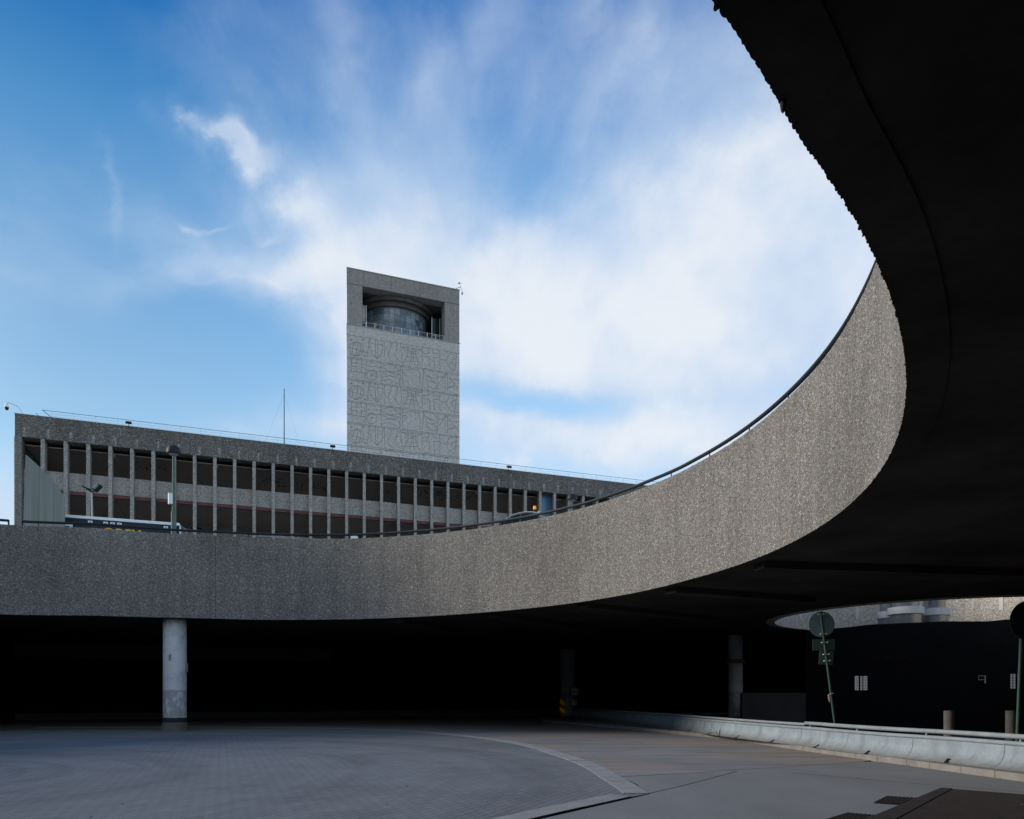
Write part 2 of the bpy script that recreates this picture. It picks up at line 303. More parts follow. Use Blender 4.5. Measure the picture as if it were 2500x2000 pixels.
m = mat('drum_tiles', rough=.28, spec=.5); g = G(m); M['tiles'] = m
br = g.n('ShaderNodeTexBrick'); br.offset = 0; br.inputs['Scale'].default_value = 1; br.inputs['Brick Width'].default_value = .16; br.inputs['Row Height'].default_value = .62
br.inputs['Mortar Size'].default_value = .01
sp2 = g.n('ShaderNodeSeparateXYZ'); g.l(g.tc, sp2.inputs[0]); at = g.math('ARCTAN2', sp2.outputs[1], sp2.outputs[0])
cmb = g.n('ShaderNodeCombineXYZ'); g.l(at, cmb.inputs[0]); g.l(sp2.outputs[2], cmb.inputs[1]); g.l(cmb.outputs[0], br.inputs['Vector'])
br.inputs['Color1'].default_value = (.05, .08, .105, 1); br.inputs['Color2'].default_value = (.24, .28, .31, 1); br.inputs['Mortar'].default_value = (.08, .10, .12, 1)
rn = g.vor(5.2, src=g.map((1, 1, 1.6)), out='Color'); c = g.mix(br.outputs[0], g.ramp(rn, [(0, g3(.6)), (1, g3(1.6))]), .8, 'MULTIPLY'); g.color(c)

# fascia: pebble concrete with pale lime runs under each drain hole
m = aggregate('fascia_concrete', g3(.085), (.215, .20, .18), g3(.45), 20, .45, .8); g = G(m); M['fascia'] = m
src = m.node_tree.nodes['Principled BSDF'].inputs['Base Color'].links[0].from_socket
sx2 = g.n('ShaderNodeSeparateXYZ'); g.l(g.tc, sx2.inputs[0])
wob = g.math('MULTIPLY', g.math('SUBTRACT', g.noise(.9, 3), .5), .5)
ph = g.math('ABSOLUTE', g.math('SUBTRACT', g.math('FRACT', g.math('ADD', g.math('DIVIDE', g.math('ADD', sx2.outputs[0], 0), 1.338), g.math('MULTIPLY', wob, .12))), .42))
band = g.ramp(ph, [(.02, g3(1)), (.085, g3(0))])
zz = g.math('ADD', sx2.outputs[2], g.math('MULTIPLY', g.noise(2, 4), .35))
zr = g.n('ShaderNodeMapRange'); g.l(zz, zr.inputs[0]); zr.inputs[1].default_value = 18.8; zr.inputs[2].default_value = 19.85
lime = g.ramp(zr.outputs[0], [(.0, g3(.15)), (.5, g3(.8)), (.72, g3(1)), (.80, g3(0))])
gr = g.ramp(g.noise(12, 5, .7), [(.42, g3(.1)), (.62, g3(1))])
f = g.math('MULTIPLY', g.math('MULTIPLY', band, lime), g.math('MULTIPLY', gr, .75))
g.color(g.mix(src, (.62, .66, .66), f))

def glass_mat(name, tint, refl=.5, trans=.5):
    m = bpy.data.materials.new(name); m.use_nodes = True; t = m.node_tree; t.nodes.clear()
    o = t.nodes.new('ShaderNodeOutputMaterial'); mx = t.nodes.new('ShaderNodeMixShader'); tr = t.nodes.new('ShaderNodeBsdfTransparent'); gl = t.nodes.new('ShaderNodeBsdfGlossy')
    tr.inputs[0].default_value = (*tint, 1); gl.inputs['Roughness'].default_value = .03; gl.inputs[0].default_value = (.05, .055, .06, 1)
    fr = t.nodes.new('ShaderNodeFresnel'); fr.inputs[0].default_value = 1.5
    t.links.new(fr.outputs[0], mx.inputs[0]); t.links.new(tr.outputs[0], mx.inputs[1]); t.links.new(gl.outputs[0], mx.inputs[2]); t.links.new(mx.outputs[0], o.inputs[0]); return m
M['glass'] = glass_mat('office_glass', (.96, .95, .94))
M['blue_glass'] = mat('blue_blind_glass', (.09, .23, .38), .25, spec=.6)
m = mat('daylight_glow_pane', (.3, .32, .34), .5); m.node_tree.nodes['Principled BSDF'].inputs['Emission Color'].default_value = (.75, .8, .85, 1); m.node_tree.nodes['Principled BSDF'].inputs['Emission Strength'].default_value = .16; M['daylight_glow'] = m  # faint glow stands in for daylight seen beyond the openings

# ------------------------------------------------------------------ builders
def new_obj(name, bm, m=None, parent=None, smooth=False, loc=None):
    me = bpy.data.meshes.new(name); bmesh.ops.recalc_face_normals(bm, faces=bm.faces) if len(bm.faces) else None
    bm.to_mesh(me); bm.free()
    if smooth:
        for p in me.polygons: p.use_smooth = True
        try: me.set_sharp_from_angle(angle=R(35))
        except Exception: pass
    if m is not None: me.materials.append(m)
    o = bpy.data.objects.new(name, me); C.objects.link(o)
    if parent is not None: o.parent = parent
    if loc is not None: o.location = loc
    return o
def empty(name, loc=(0,0,0), rz=0, rot=None):
    o = bpy.data.objects.new(name, None); C.objects.link(o); o.location = loc; o.rotation_euler = rot or (0, 0, rz); return o
def tag(o, label=None, cat=None, group=None, kind=None):
    if label: o['label'] = label
    if cat: o['category'] = cat
    if group: o['group'] = group
    if kind: o['kind'] = kind
    return o
def box(bm, x0, x1, y0, y1, z0, z1, mtx=None):
    vs = [bm.verts.new(p) for p in ((x0,y0,z0),(x1,y0,z0),(x1,y1,z0),(x0,y1,z0),(x0,y0,z1),(x1,y0,z1),(x1,y1,z1),(x0,y1,z1))]
    if mtx is not None:
        for v_ in vs: v_.co = mtx @ v_.co
    for f in ((3,2,1,0),(4,5,6,7),(0,1,5,4),(1,2,6,5),(2,3,7,6),(3,0,4,7)): bm.faces.new([vs[i] for i in f])
    return vs
def B(*a, bevel=0):
    bm = bmesh.new(); box(bm, *a)
    if bevel: bmesh.ops.bevel(bm, geom=bm.edges[:], offset=bevel, segments=2, affect='EDGES', profile=.6)
    return bm
def tube(bm, pts, r, seg=10, cap=True):
    pts = [Vector(p) for p in pts]; rr = r if isinstance(r, (list, tuple)) else [r]*len(pts); rings = []
    up = Vector((0, 0, 1)); prev = None
    for i, p in enumerate(pts):
        t = (pts[min(i+1, len(pts)-1)] - pts[max(i-1, 0)]).normalized()
        a = t.cross(up) if abs(t.dot(up)) < .97 else t.cross(Vector((1, 0, 0)))
        a.normalize(); b = t.cross(a).normalized()
        rings.append([bm.verts.new(p + (a*math.cos(k*2*math.pi/seg) + b*math.sin(k*2*math.pi/seg))*rr[i]) for k in range(seg)])
    for i in range(len(rings)-1):
        for k in range(seg): bm.faces.new((rings[i][k], rings[i][(k+1)%seg], rings[i+1][(k+1)%seg], rings[i+1][k]))
    if cap: bm.faces.new(rings[0]); bm.faces.new(rings[-1])
    return bm
def T(pts, r, seg=10): return tube(bmesh.new(), pts, r, seg)
def lathe(profile, seg=48, c=(0, 0), bm=None):
    bm = bm or bmesh.new(); rings = []
    for r_, z_ in profile:
        rings.append([bm.verts.new((c[0]+r_*math.cos(k*2*math.pi/seg), c[1]+r_*math.sin(k*2*math.pi/seg), z_)) for k in range(seg)])
    for i in range(len(rings)-1):
        for k in range(seg): bm.faces.new((rings[i][k], rings[i][(k+1)%seg], rings[i+1][(k+1)%seg], rings[i+1][k]))
    bm.faces.new(rings[0]); bm.faces.new(rings[-1]); return bm
def slab(pts, z0, z1):
    """prism from a plan outline"""
    bm = bmesh.new(); a = [bm.verts.new((p[0], p[1], z0)) for p in pts]; b = [bm.verts.new((p[0], p[1], z1)) for p in pts]
    n = len(pts)
    bm.faces.new(a); bm.faces.new(b)
    for i in range(n): bm.faces.new((a[i], a[(i+1)%n], b[(i+1)%n], b[i]))
    bmesh.ops.triangulate(bm, faces=[f for f in bm.faces if len(f.verts) > 4], ngon_method='EAR_CLIP'); return bm
def sheet(pts, z):
    bm = bmesh.new(); f = bm.faces.new([bm.verts.new((p[0], p[1], z)) for p in pts]); bmesh.ops.triangulate(bm, faces=[f], ngon_method='EAR_CLIP')
    for f_ in bm.faces:
        if f_.normal.z < 0: f_.normal_flip()
    return bm
def disc(bm, c, r, n, th, seg=32):
    """flat round plate, axis n"""
    q = Vector(n).to_track_quat('Z', 'Y'); c = Vector(c)
    rr = [[bm.verts.new(c + q @ Vector((r*math.cos(k*2*math.pi/seg), r*math.sin(k*2*math.pi/seg), h))) for k in range(seg)] for h in (-th/2, th/2)]
    bm.faces.new(rr[0]); bm.faces.new(rr[1])
    for k in range(seg): bm.faces.new((rr[0][k], rr[0][(k+1)%seg], rr[1][(k+1)%seg], rr[1][k]))
    return bm
def poly(o0, o1):    # interpolation table
    pass
def interp(tab, x):
    if x <= tab[0][0]: return tab[0][1]
    for (a, va), (b, vb) in zip(tab, tab[1:]):
        if x <= b:
            t = (x-a)/(b-a); t = t*t*(3-2*t)*.5 + t*.5; return va + (vb-va)*t
    return tab[-1][1]
def smooth_line(pts, n=6):
    out = []
    P = [Vector(p) for p in pts]
    for i in range(len(P)-1):
        p0, p1, p2, p3 = P[max(i-1,0)], P[i], P[i+1], P[min(i+2, len(P)-1)]
        for k in range(n):
            t = k/n; out.append(.5*((2*p1)+(p2-p0)*t+(2*p0-5*p1+4*p2-p3)*t*t+(3*p1-p0-3*p2+p3)*t**3))
    out.append(P[-1]); return out
def offset_line(line, d):
    out = []
    for i, p in enumerate(line):
        t = (line[min(i+1, len(line)-1)] - line[max(i-1, 0)]); t.normalize(); out.append(Vector((p.x + t.y*d, p.y - t.x*d)))
    return out
def gp(x, y, z=0):           # plan position of a point of height z seen along a sight line of the survey
    Y = (CAMZ - z)*1850/(y-1700); return Vector((U(x)*Y, Y))
def text_mesh(name, s, size, m, parent=None, ext=.004, loc=(0,0,0), rot=(0,0,0)):
    cu = bpy.data.curves.new(name, 'FONT'); cu.body = s; cu.size = size; cu.extrude = ext; cu.align_x = 'CENTER'; cu.offset = size*.02
    to = bpy.data.objects.new(name+'_tmp', cu); C.objects.link(to); bpy.context.view_layer.update()
    me = bpy.data.meshes.new_from_object(to.evaluated_get(bpy.context.evaluated_depsgraph_get())); me.materials.clear(); me.materials.append(m)
    bpy.data.objects.remove(to); o = bpy.data.objects.new(name, me); C.objects.link(o); o.parent = parent; o.location = loc; o.rotation_euler = rot; return o

# ------------------------------------------------------------------ ground
bm = bmesh.new(); f = bm.faces.new([bm.verts.new(p) for p in ((-900,-900,-.02),(900,-900,-.02),(900,900,-.02),(-900,900,-.02))])
tag(new_obj('ground', bm, M['asphalt']), kind='structure')
outer = smooth_line([(2.25, 12.45), (2.22, 13.7), (2.14, 15.2), (2.08, 16.8), (1.86, 18.7), (1.46, 21.1), (.92, 23.9), (0, 27.0), (-1.2, 29.6), (-2.7, 32.2), (-5.0, 35.3), (-9, 38.0), (-16, 39.5), (-24, 38.6)])
low = [Vector(p) for p in ((2.25, 12.45), (1.89, 12.05), (1.33, 11.3), (.8, 10.62), (.34, 9.97), (-1.2, 7.9), (-9, -2.6))]
pav = [p for p in outer] + [Vector((-40, 36)), Vector((-40, -12)), Vector((-15.5, -11.3))] + low[::-1][:-1]
tag(new_obj('paving', sheet(pav, 0.0)), kind='structure').data.materials.append(M['paving'])
# warm asphalt roadway between the paving and the kerb
kerb_foot = smooth_line([(1.9, 47.5), (2.35, 45.8), (2.95, 44.0), (3.9, 41.1), (5.5, 36.5), (6.9, 31.8), (7.9, 28.5), (8.45, 23.4), (8.85, 19.9), (9.15, 17.8), (9.4, 15.7), (9.65, 14.1), (10.0, 11.5), (10.4, 8), (10.8, -12)], 5)
road = [Vector((-40, 36.2)), Vector((-24, 38.8)), Vector((-16, 39.8))] + [p for p in outer[::-1] if p.y > 15.15][13:] + [Vector((2.1, 15.1)), Vector((4.0, 16.0)), Vector((8.6, 18.6))] + [p for p in kerb_foot[::-1] if p.y > 18.7] + [Vector((1.9, 60)), Vector((-40, 60))]
tag(new_obj('road', sheet([(p.x, p.y) for p in road], -.004), M['asphalt_red']), kind='structure')
apron = [Vector((2.16, 15.1)), Vector((4.0, 16.0)), Vector((8.6, 18.6)), Vector((11.5, 18)), Vector((12, -12)), Vector((-15.5, -11.2))] + low[::-1][:-1] + [Vector((2.3, 13.7))]
tag(new_obj('concrete_apron', sheet([(p.x, p.y) for p in apron], -.008), M['apron']), kind='structure')
# granite edging stones along the paving
def stones(line, width, L, z, name, kind_m, top=.012, skip=0.0):
    bm = bmesh.new(); inner = offset_line(line, width)
    acc = [0]
    for a, b in zip(line, line[1:]): acc.append(acc[-1] + (b-a).length)
    def at(ln, s):
        for i in range(len(acc)-1):
            if s <= acc[i+1]:
                t = (s-acc[i])/max(acc[i+1]-acc[i], 1e-6); return ln[i].lerp(ln[i+1], t)
        return ln[-1]
    s = 0
    while s < acc[-1]-.1:
        l = L*random.uniform(.75, 1.2); e = min(s+l-.012, acc[-1]); zt = z+top+random.uniform(-.003, .003)
        q = [at(line, s), at(line, e), at(inner, e), at(inner, s)]
        vs = [bm.verts.new((p.x, p.y, z-.03)) for p in q] + [bm.verts.new((p.x, p.y, zt)) for p in q]
        for f in ((3,2,1,0),(4,5,6,7),(0,1,5,4),(1,2,6,5),(2,3,7,6),(3,0,4,7)): bm.faces.new([vs[i] for i in f])
        s += l
    return new_obj(name, bm, kind_m)
o = stones([p for p in outer], -.42, .9, 0.0, 'kerb', M['granite']); tag(o, kind='structure')
o = stones([Vector(p) for p in low[1:]], .40, 1.1, 0.0, 'kerb', M['granite']); tag(o, kind='structure')
# joints in the apron
def strip(pts, wd, z, m, name):
    ln = smooth_line(pts, 8); a = offset_line(ln, wd/2); b = offset_line(ln, -wd/2); bm = bmesh.new()
    va = [bm.verts.new((p.x, p.y, z)) for p in a]; vb = [bm.verts.new((p.x, p.y, z)) for p in b]
    for i in range(len(a)-1): bm.faces.new((va[i], va[i+1], vb[i+1], vb[i]))
    return new_obj(name, bm, m)
for pts in ([(2.25, 12.5), (3.3, 13.96), (4.8, 16.2)], [(5.87, 15.9), (7.2, 14.2), (9.3, 11.9)]):
    tag(strip(pts, .02, -.004, M['joint'], 'pavement_joint'), kind='structure')
tag(strip([(-20, 19.0), (-14.5, 21.3), (-9.5, 24.0)], .03, .004, M['joint'], 'pavement_crack'), kind='structure')
bm = bmesh.new(); random.seed(21)
for k in range(260):
    if k < 150: i_ = random.randrange(len(kerb_foot)-1); p = kerb_foot[i_].lerp(kerb_foot[i_+1], random.random()); x_, y_ = p.x-abs(random.gauss(0, .12))-.01, p.y
    else: x_, y_ = random.uniform(-6, 9), random.uniform(8.5, 26)
    if y_ < 7 or y_ > 40: continue
    r_ = random.uniform(.006, .02); vs = [bm.verts.new((x_+r_*random.uniform(.6, 1.3)*math.cos(a_), y_+r_*random.uniform(.6, 1.3)*math.sin(a_), z_)) for z_ in (.001, .001+r_*.6) for a_ in (0, 1.6, 3.1, 4.7)]
    for f in ((3,2,1,0),(4,5,6,7),(0,1,5,4),(1,2,6,5),(2,3,7,6),(3,0,4,7)): bm.faces.new([vs[q] for q in f])
tag(new_obj('grit', bm, M['kerb']), 'loose grit and small stones scattered along the kerb and apron', 'grit', kind='stuff')
# raised traffic island behind the kerb
isl_in = [Vector((14, 60)), Vector((3, 60)), Vector((1.9, 50))]
kf = [p for p in kerb_foot]
bm = bmesh.new(); rw = []
for p in [Vector((1.9, 60))]+kf:
    rw.append([bm.verts.new(q) for q in ((p.x+.16, p.y, -.012), (p.x+.16, p.y, .118), (14, p.y, .118), (14, p.y, -.012))])
for a, b in zip(rw, rw[1:]):
    for k in range(4): bm.faces.new((a[k], b[k], b[(k+1)%4], a[(k+1)%4]))
bm.faces.new(rw[0]); bm.faces.new(rw[-1]); tag(new_obj('pavement', bm, M['kerb']), kind='structure')
ks = stones(kf, -.17, 1.0, 0.0, 'kerb', M['kerb'], top=.13); tag(ks, kind='structure')

# ------------------------------------------------------------------ ring ramp
CX, CY = -11.4735, 16.7654
RT = [(-60, 18.0), (-46, 17.99), (-42, 17.91), (-38, 17.93), (-20, 17.91), (-8, 17.87), (5, 17.83), (19, 17.82), (30, 17.97), (40, 18.05), (64, 18.13), (75, 18.16), (88, 17.95), (98, 17.68), (112, 17.62), (124, 17.9), (180, 18.0), (300, 18.0)]
ZT = [(-60, 6.95), (-15, 6.90), (-8, 6.87), (21, 6.87), (28, 6.94), (36, 6.96), (47, 7.0), (54, 7.04), (62, 7.08), (74, 7.15), (85, 7.22), (98, 7.29), (112, 7.34), (124, 7.19), (180, 7.15), (300, 6.95)]
ZB = [(-60, 3.5), (90, 3.5), (100, 3.53), (112, 3.52), (124, 3.42), (180, 3.5), (300, 3.5)]
def wrap(d): return d if d >= -60 else d+360
def ring_pt(deg, dr=0, z=0):
    r_ = interp(RT, deg)+dr; return Vector((CX+r_*math.cos(R(deg)), CY+r_*math.sin(R(deg)), z))
TH = .40
degs = []; d = -60.0
while d < 300:
    degs.append(d); d += .035 if d < -20 else (.06 if d < 12 else (.12 if d < 130 else 1.0))
ramp = empty('ring_ramp', (CX, CY, 0)); tag(ramp, 'elevated circular ramp of pebbled concrete curving overhead with a dark tube handrail', 'ramp')
def put(p): return (p[0]-CX, p[1]-CY, p[2])
peb = []; q_ = -60.2
while q_ < 14:                      # pebble by pebble along the lower arris: start angle, width, size
    w_ = random.uniform(.09, .24); big_ = random.random() < .05
    peb.append((q_, w_, random.uniform(.004, .016) + (.012 if big_ else 0), random.uniform(.003, .013) + (.012 if big_ else 0))); q_ += w_
pk_ = 0
bm = bmesh.new(); prof = []
for i, dg in enumerate(degs):
    near = dg < 12
    zb = CAMZ+interp(ZB, dg); zt = CAMZ+interp(ZT, dg)
    j = mnoise.noise(Vector((dg*6.5, 3, 0))); j2 = mnoise.noise(Vector((dg*2.0, 9, 4)))
    a = .011 if near else .006
    jr = a*(random.uniform(-.7, .7) + j); jz = a*(random.uniform(-.6, .6)+j2)
    if near:
        while pk_ < len(peb)-1 and peb[pk_][0]+peb[pk_][1] < dg: pk_ += 1
        f_ = min(max((dg-peb[pk_][0])/peb[pk_][1], 0), 1); rd = math.sqrt(max(0, 1-(2*f_-1)**2))
        jr = .008*j2 + .003 - .75*peb[pk_][2]*rd; jz = .010*j - .75*peb[pk_][3]*rd
    prof.append([bm.verts.new(put(p)) for p in (ring_pt(dg, TH, zb), ring_pt(dg, .035, zb), ring_pt(dg, .0+jr, zb+jz), ring_pt(dg, 0, zb+.05), ring_pt(dg, 0, zt-.04), ring_pt(dg, random.uniform(0, .012), zt+random.uniform(-.006, .006)), ring_pt(dg, TH, zt), ring_pt(dg, TH, zt-.9))])
n = len(prof)
for i in range(n):
    a, b = prof[i], prof[(i+1) % n]
    for k in range(7): bm.faces.new((a[k], b[k], b[k+1], a[k+1]))
    bm.faces.new((a[7], b[7], b[0], a[0]))
o = new_obj('parapet', bm, M['ramp'], ramp)
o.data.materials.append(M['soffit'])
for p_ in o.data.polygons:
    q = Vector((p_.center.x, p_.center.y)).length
    if (p_.normal.z < -.8 and p_.center.z < 5.5) or (q > 17.95 and p_.center.z < 7.6 and q > interp(RT, wrap(math.degrees(math.atan2(p_.center.y, p_.center.x))))+.3): p_.material_index = 1  # underside faces take the same shade-darkened colour as the deck soffit
dp_ = ring_pt(-43.3, .02, 5.1)
new_obj('lime_drip', lathe([(.002, -.075), (.012, -.06), (.018, -.02), (.02, .01)], 10), M['soffit'], ramp, smooth=True, loc=put(dp_))
o['label'] = 'pebbled concrete parapet face'
# second, smaller well in the deck to the right
C2 = Vector((19.2, 33.7)); R2 = 7.1
# deck slab with two wells
def ring_loop(deg_list, dr): return [ring_pt(dd, dr, 0) for dd in deg_list]
loop1 = ring_loop([x for x in [(-60+i*1.5) for i in range(240)]], TH+.003)
loop2 = [C2 + Vector((math.cos(R(a))*(R2+.403), math.sin(R(a))*(R2+.403))) for a in range(0, 360, 3)]
FD = Vector((math.cos(R(21.04)), math.sin(R(21.04)))); P0 = Vector((-32.81, 50.0))
def fy(x): return P0.y + (x-P0.x)*FD.y/FD.x
outl = [(-62, -30), (55, -30), (55, fy(55)+.30), (-62, fy(-62)+.30)]
def holed(outline, holes, z0, z1):
    cu = bpy.data.curves.new('c', 'CURVE'); cu.dimensions = '2D'; cu.fill_mode = 'BOTH'
    for pl in [outline]+holes:
        s = cu.splines.new('POLY'); s.points.add(len(pl)-1)
        for k, p in enumerate(pl): s.points[k].co = (p[0], p[1], 0, 1)
        s.use_cyclic_u = True
    cu.extrude = (z1-z0)/2
    to = bpy.data.objects.new('t', cu); C.objects.link(to); bpy.context.view_layer.update()
    me = bpy.data.meshes.new_from_object(to.evaluated_get(bpy.context.evaluated_depsgraph_get())); bpy.data.objects.remove(to)
    me.transform(Matrix.Translation((0, 0, (z0+z1)/2))); return me
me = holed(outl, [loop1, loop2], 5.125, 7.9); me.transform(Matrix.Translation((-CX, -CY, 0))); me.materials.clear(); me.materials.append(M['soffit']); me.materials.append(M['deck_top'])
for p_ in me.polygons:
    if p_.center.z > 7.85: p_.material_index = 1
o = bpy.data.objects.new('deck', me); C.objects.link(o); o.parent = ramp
o['label'] = 'underside of the ramp deck coloured near black for its shade'
# downstand beams under the deck
for dg in (10, 25, 40, 55, 70):
    p = ring_pt(dg, TH+.02, 0); q = ring_pt(dg, 9 if dg > 15 else 12, 0)
    if dg in (25,): q = ring_pt(dg, 6.5, 0)
    t = (q-p).normalized(); s = Vector((-t.y, t.x, 0))*.28; bm = bmesh.new()
    vs = [bm.verts.new(put((pp.x, pp.y, z_))) for z_ in (4.93, 5.123) for pp in (p+s, q+s, q-s, p-s)]
    for f in ((3,2,1,0),(4,5,6,7),(0,1,5,4),(1,2,6,5),(2,3,7,6),(3,0,4,7)): bm.faces.new([vs[i] for i in f])
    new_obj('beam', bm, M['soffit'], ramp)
pj_ = 96.4; bm = bmesh.new(); q0, q1 = ring_pt(pj_-.03, -.004), ring_pt(pj_+.03, -.004); q2, q3 = ring_pt(pj_+.03, .01), ring_pt(pj_-.03, .01)
vs = [bm.verts.new(put((q.x, q.y, z_))) for z_ in (5.14, CAMZ+7.26) for q in (q0, q1, q2, q3)]
for f in ((3,2,1,0),(4,5,6,7),(0,1,5,4),(1,2,6,5),(2,3,7,6),(3,0,4,7)): bm.faces.new([vs[i] for i in f])
new_obj('panel_joint', bm, M['low_wall'], ramp)
# handrail: tube on short posts, with a gap at the timber hoarding
def hr(dg, dz): return put(ring_pt(dg, .10, CAMZ+interp(ZT, dg)+dz))
def ang_of(x):                 # degree on the far side of the ring for a sight direction
    best = None
    for k in range(-200, 1300):
        dg = k*.1; p = ring_pt(dg)
        if p.y > 8:
            e = abs(p.x/p.y-U(x))
            if best is None or e < best[0]: best = (e, dg)
    return best[1]
gapA, gapB = 121.2, 122.3
for a0, a1 in ((-58, gapA), (gapB+0.4, 200)):
    bm = bmesh.new(); tube(bm, [hr(a0+(a1-a0)*k/int((a1-a0)/.8), .19) for k in range(int((a1-a0)/.8)+1)], .055, 10)
    new_obj('handrail', bm, M['black'], ramp, smooth=True)
k = 119.3
while k > -57:
    new_obj('rail_post', T([hr(k, 0-.01), hr(k, .17)], .018, 8), M['black'], ramp); k -= 6.85
for k in (gapA, gapB+.4, 126.5):
    new_obj('rail_post', T([hr(k, -.01), hr(k, .22)], .035 if k != 126.5 else .02, 8), M['black'], ramp)

# well wall of the second opening
wl = empty('spiral_well', (C2.x, C2.y, 0)); tag(wl, 'smaller round well of pale pebbled concrete seen beyond the deck with light grey stripes', 'ramp wall')
def ringwall(r0, r1, z0, z1, seg=180):
    bm = bmesh.new(); A = []
    for k in range(seg):
        c_, s_ = math.cos(k*2*math.pi/seg), math.sin(k*2*math.pi/seg)
        A.append([bm.verts.new((r_*c_, r_*s_, z_)) for r_, z_ in ((r0, z0), (r0, z1), (r1, z1), (r1, z0))])
    for k in range(seg):
        a, b = A[k], A[(k+1)%seg]
        for q in range(4): bm.faces.new((a[q], b[q], b[(q+1)%4], a[(q+1)%4]))
    return bm
new_obj('well_wall', ringwall(R2, R2+.4, 5.1, 8.6), M['ramp_back'], wl)
for x in (1956, 2093, 2444):       # pale cast stripes on the far side of the well
    uu = U(x); # intersection of sight line with the far half of the circle
    dv = Vector((uu, 1)).normalized(); bq = dv.dot(C2); cc = C2.dot(C2)-(R2-.02)**2; tt = bq+math.sqrt(bq*bq-cc); p = dv*tt-C2
    a_ = math.atan2(p.y, p.x); z1_ = CAMZ+p.y*0+V(1513 if x < 2300 else 1490)*(p.y+C2.y)
    mm = Matrix.Rotation(a_, 4, 'Z')
    bm = bmesh.new(); box(bm, R2-.02, R2+.05, -.09, .09, z1_, z1_+1.6, mm)
    new_obj('pale_stripe', bm, M['stripe'], wl)
# extra columns
def column(x, Y, r, name_label, foot=True, band=False, zt=5.22):
    o = empty('column', (U(x)*Y, Y, 0)); tag(o, name_label, 'column', 'round concrete columns under the deck')
    new_obj('shaft', lathe([(r, 0), (r, zt-.12), (r-.012, zt-.10), (r-.012, zt)], 56), M['column'], o, smooth=True)
    if foot: new_obj('foot', lathe([(r+.15, 0), (r+.12, .04), (r+.03, .34), (r+.012, .40), (r+.006, .405)], 40), M['bollard'], o, smooth=True)
    return o
c1 = column(427, 34.9, .505, 'pale painted round column with peeling paint, nearest and leftmost under the ramp')
bm = bmesh.new(); box(bm, -.05, .05, -.535, -.49, 3.25, 3.50); box(bm, -.035, .035, -.55, -.53, 3.27, 3.35); new_obj('junction_box', bm, M['grey'], c1)
new_obj('edge_plate', B(.55, .60, -.06, .02, 2.72, 3.12), M['kerb'], c1)
new_obj('tar_band', lathe([(.512, .40), (.516, .42), (.516, .60), (.512, .62)], 40), M['joint'], c1, smooth=True)
c2 = column(1386, 57, .54, 'dark round column at the end of the crash barrier carrying a height limit sign', foot=False)
c3 = column(1796, 44, .40, 'round column half lit on its right side with a yellow band', foot=True)
new_obj('yellow_band', lathe([(.52, 3.50), (.52, 3.74)], 32), M['dull_yellow'], c3)

# height limit sign on the dark column
s = empty('height_limit_sign', (U(1402)*56.1, 56.1, 1.95)); tag(s, 'round height limit sign with red rim on the dark column by the barrier end', 'sign')
new_obj('rim', disc(bmesh.new(), (0, 0, 0), .40, (0, -1, 0), .02), M['hazard_red'], s); new_obj('face', disc(bmesh.new(), (0, -.015, 0), .30, (0, -1, 0), .02), M['white'], s)
text_mesh('lettering', '4,3 m', .26, M['black'], s, loc=(0, -.028, -.09), rot=(R(90), 0, 0))
bm = B(-.19, .19, -.01, .01, -1.0, -.62); new_obj('plate', bm, M['white'], s)
bm = bmesh.new(); box(bm, -.10, .12, -.016, -.009, -.74, -.70); box(bm, .08, .12, -.0165, -.009, -.92, -.74); new_obj('arrow', bm, M['black'], s)

# hazard marker at the nose of the island
hz = empty('hazard_marker', (U(1373)*49, 49, .12)); tag(hz, 'narrow upright hazard board with slanting red and yellow stripes at the barrier end', 'traffic marker')
new_obj('post', T([(0, .05, 0), (0, .05, 1.3)], .03, 8), M['grey'], hz)
for k in range(5):
    bm = bmesh.new(); z0 = .18+k*.25; vs = []
    q = [(-.17, z0+.12), (.17, z0-.09), (.17, z0+.16), (-.17, z0+.37)]
    q = [(a, min(max(b, .2), 1.4)) for a, b in q]
    vs = [bm.verts.new((a, yy, b)) for yy in (-.012, .012) for a, b in q]
    for f in ((3,2,1,0),(4,5,6,7),(0,1,5,4),(1,2,6,5),(2,3,7,6),(3,0,4,7)):
        try: bm.faces.new([vs[i] for i in f])
        except ValueError: pass
    new_obj('stripe', bm, M['hazard_yellow'] if k % 2 else M['hazard_red'], hz)

# ------------------------------------------------------------------ crash barrier
BZ = .125
base_pts = [gp(x, y, BZ) for x, y in ((1386, 1748.5), (1479, 1759), (1601, 1775), (1726, 1793), (1850, 1809), (1960, 1822), (2000, 1828), (2127, 1844), (2290, 1861), (2500, 1886))]
base_pts[0] = Vector((4.05, 55.0)); base_pts[1] = Vector((5.5, 45.5))
base_pts.append(Vector((10.6, 11.5))); base_pts.append(Vector((11.0, 8)))
bl = smooth_line([(p.x, p.y) for p in base_pts], 10)
bar = empty('crash_barrier', (bl[-1].x, bl[-1].y, BZ)); tag(bar, 'galvanised steel crash barrier of curved plates under two long tubes', 'crash barrier')
loc = lambda p, z_: (p.x-bl[-1].x, p.y-bl[-1].y, z_-BZ)
def off(d): return offset_line(bl, -d)
acc = [0]
for a, b in zip(bl, bl[1:]): acc.append(acc[-1]+(b-a).length)
def at(ln, s_):
    for i in range(len(acc)-1):
        if s_ <= acc[i+1]: return ln[i].lerp(ln[i+1], (s_-acc[i])/(acc[i+1]-acc[i]))
    return ln[-1].copy()
PROF = [(0, BZ), (.07, BZ+.005), (.16, BZ+.025), (.25, BZ+.075), (.32, BZ+.15), (.365, BZ+.24), (.385, BZ+.34), (.39, BZ+.47)]
lines = [(off(d_), z_) for d_, z_ in PROF]; thick = [(off(d_+.02), z_-.0) for d_, z_ in PROF]
seam_s = []
s_ = acc[-1]; PL = 2.55
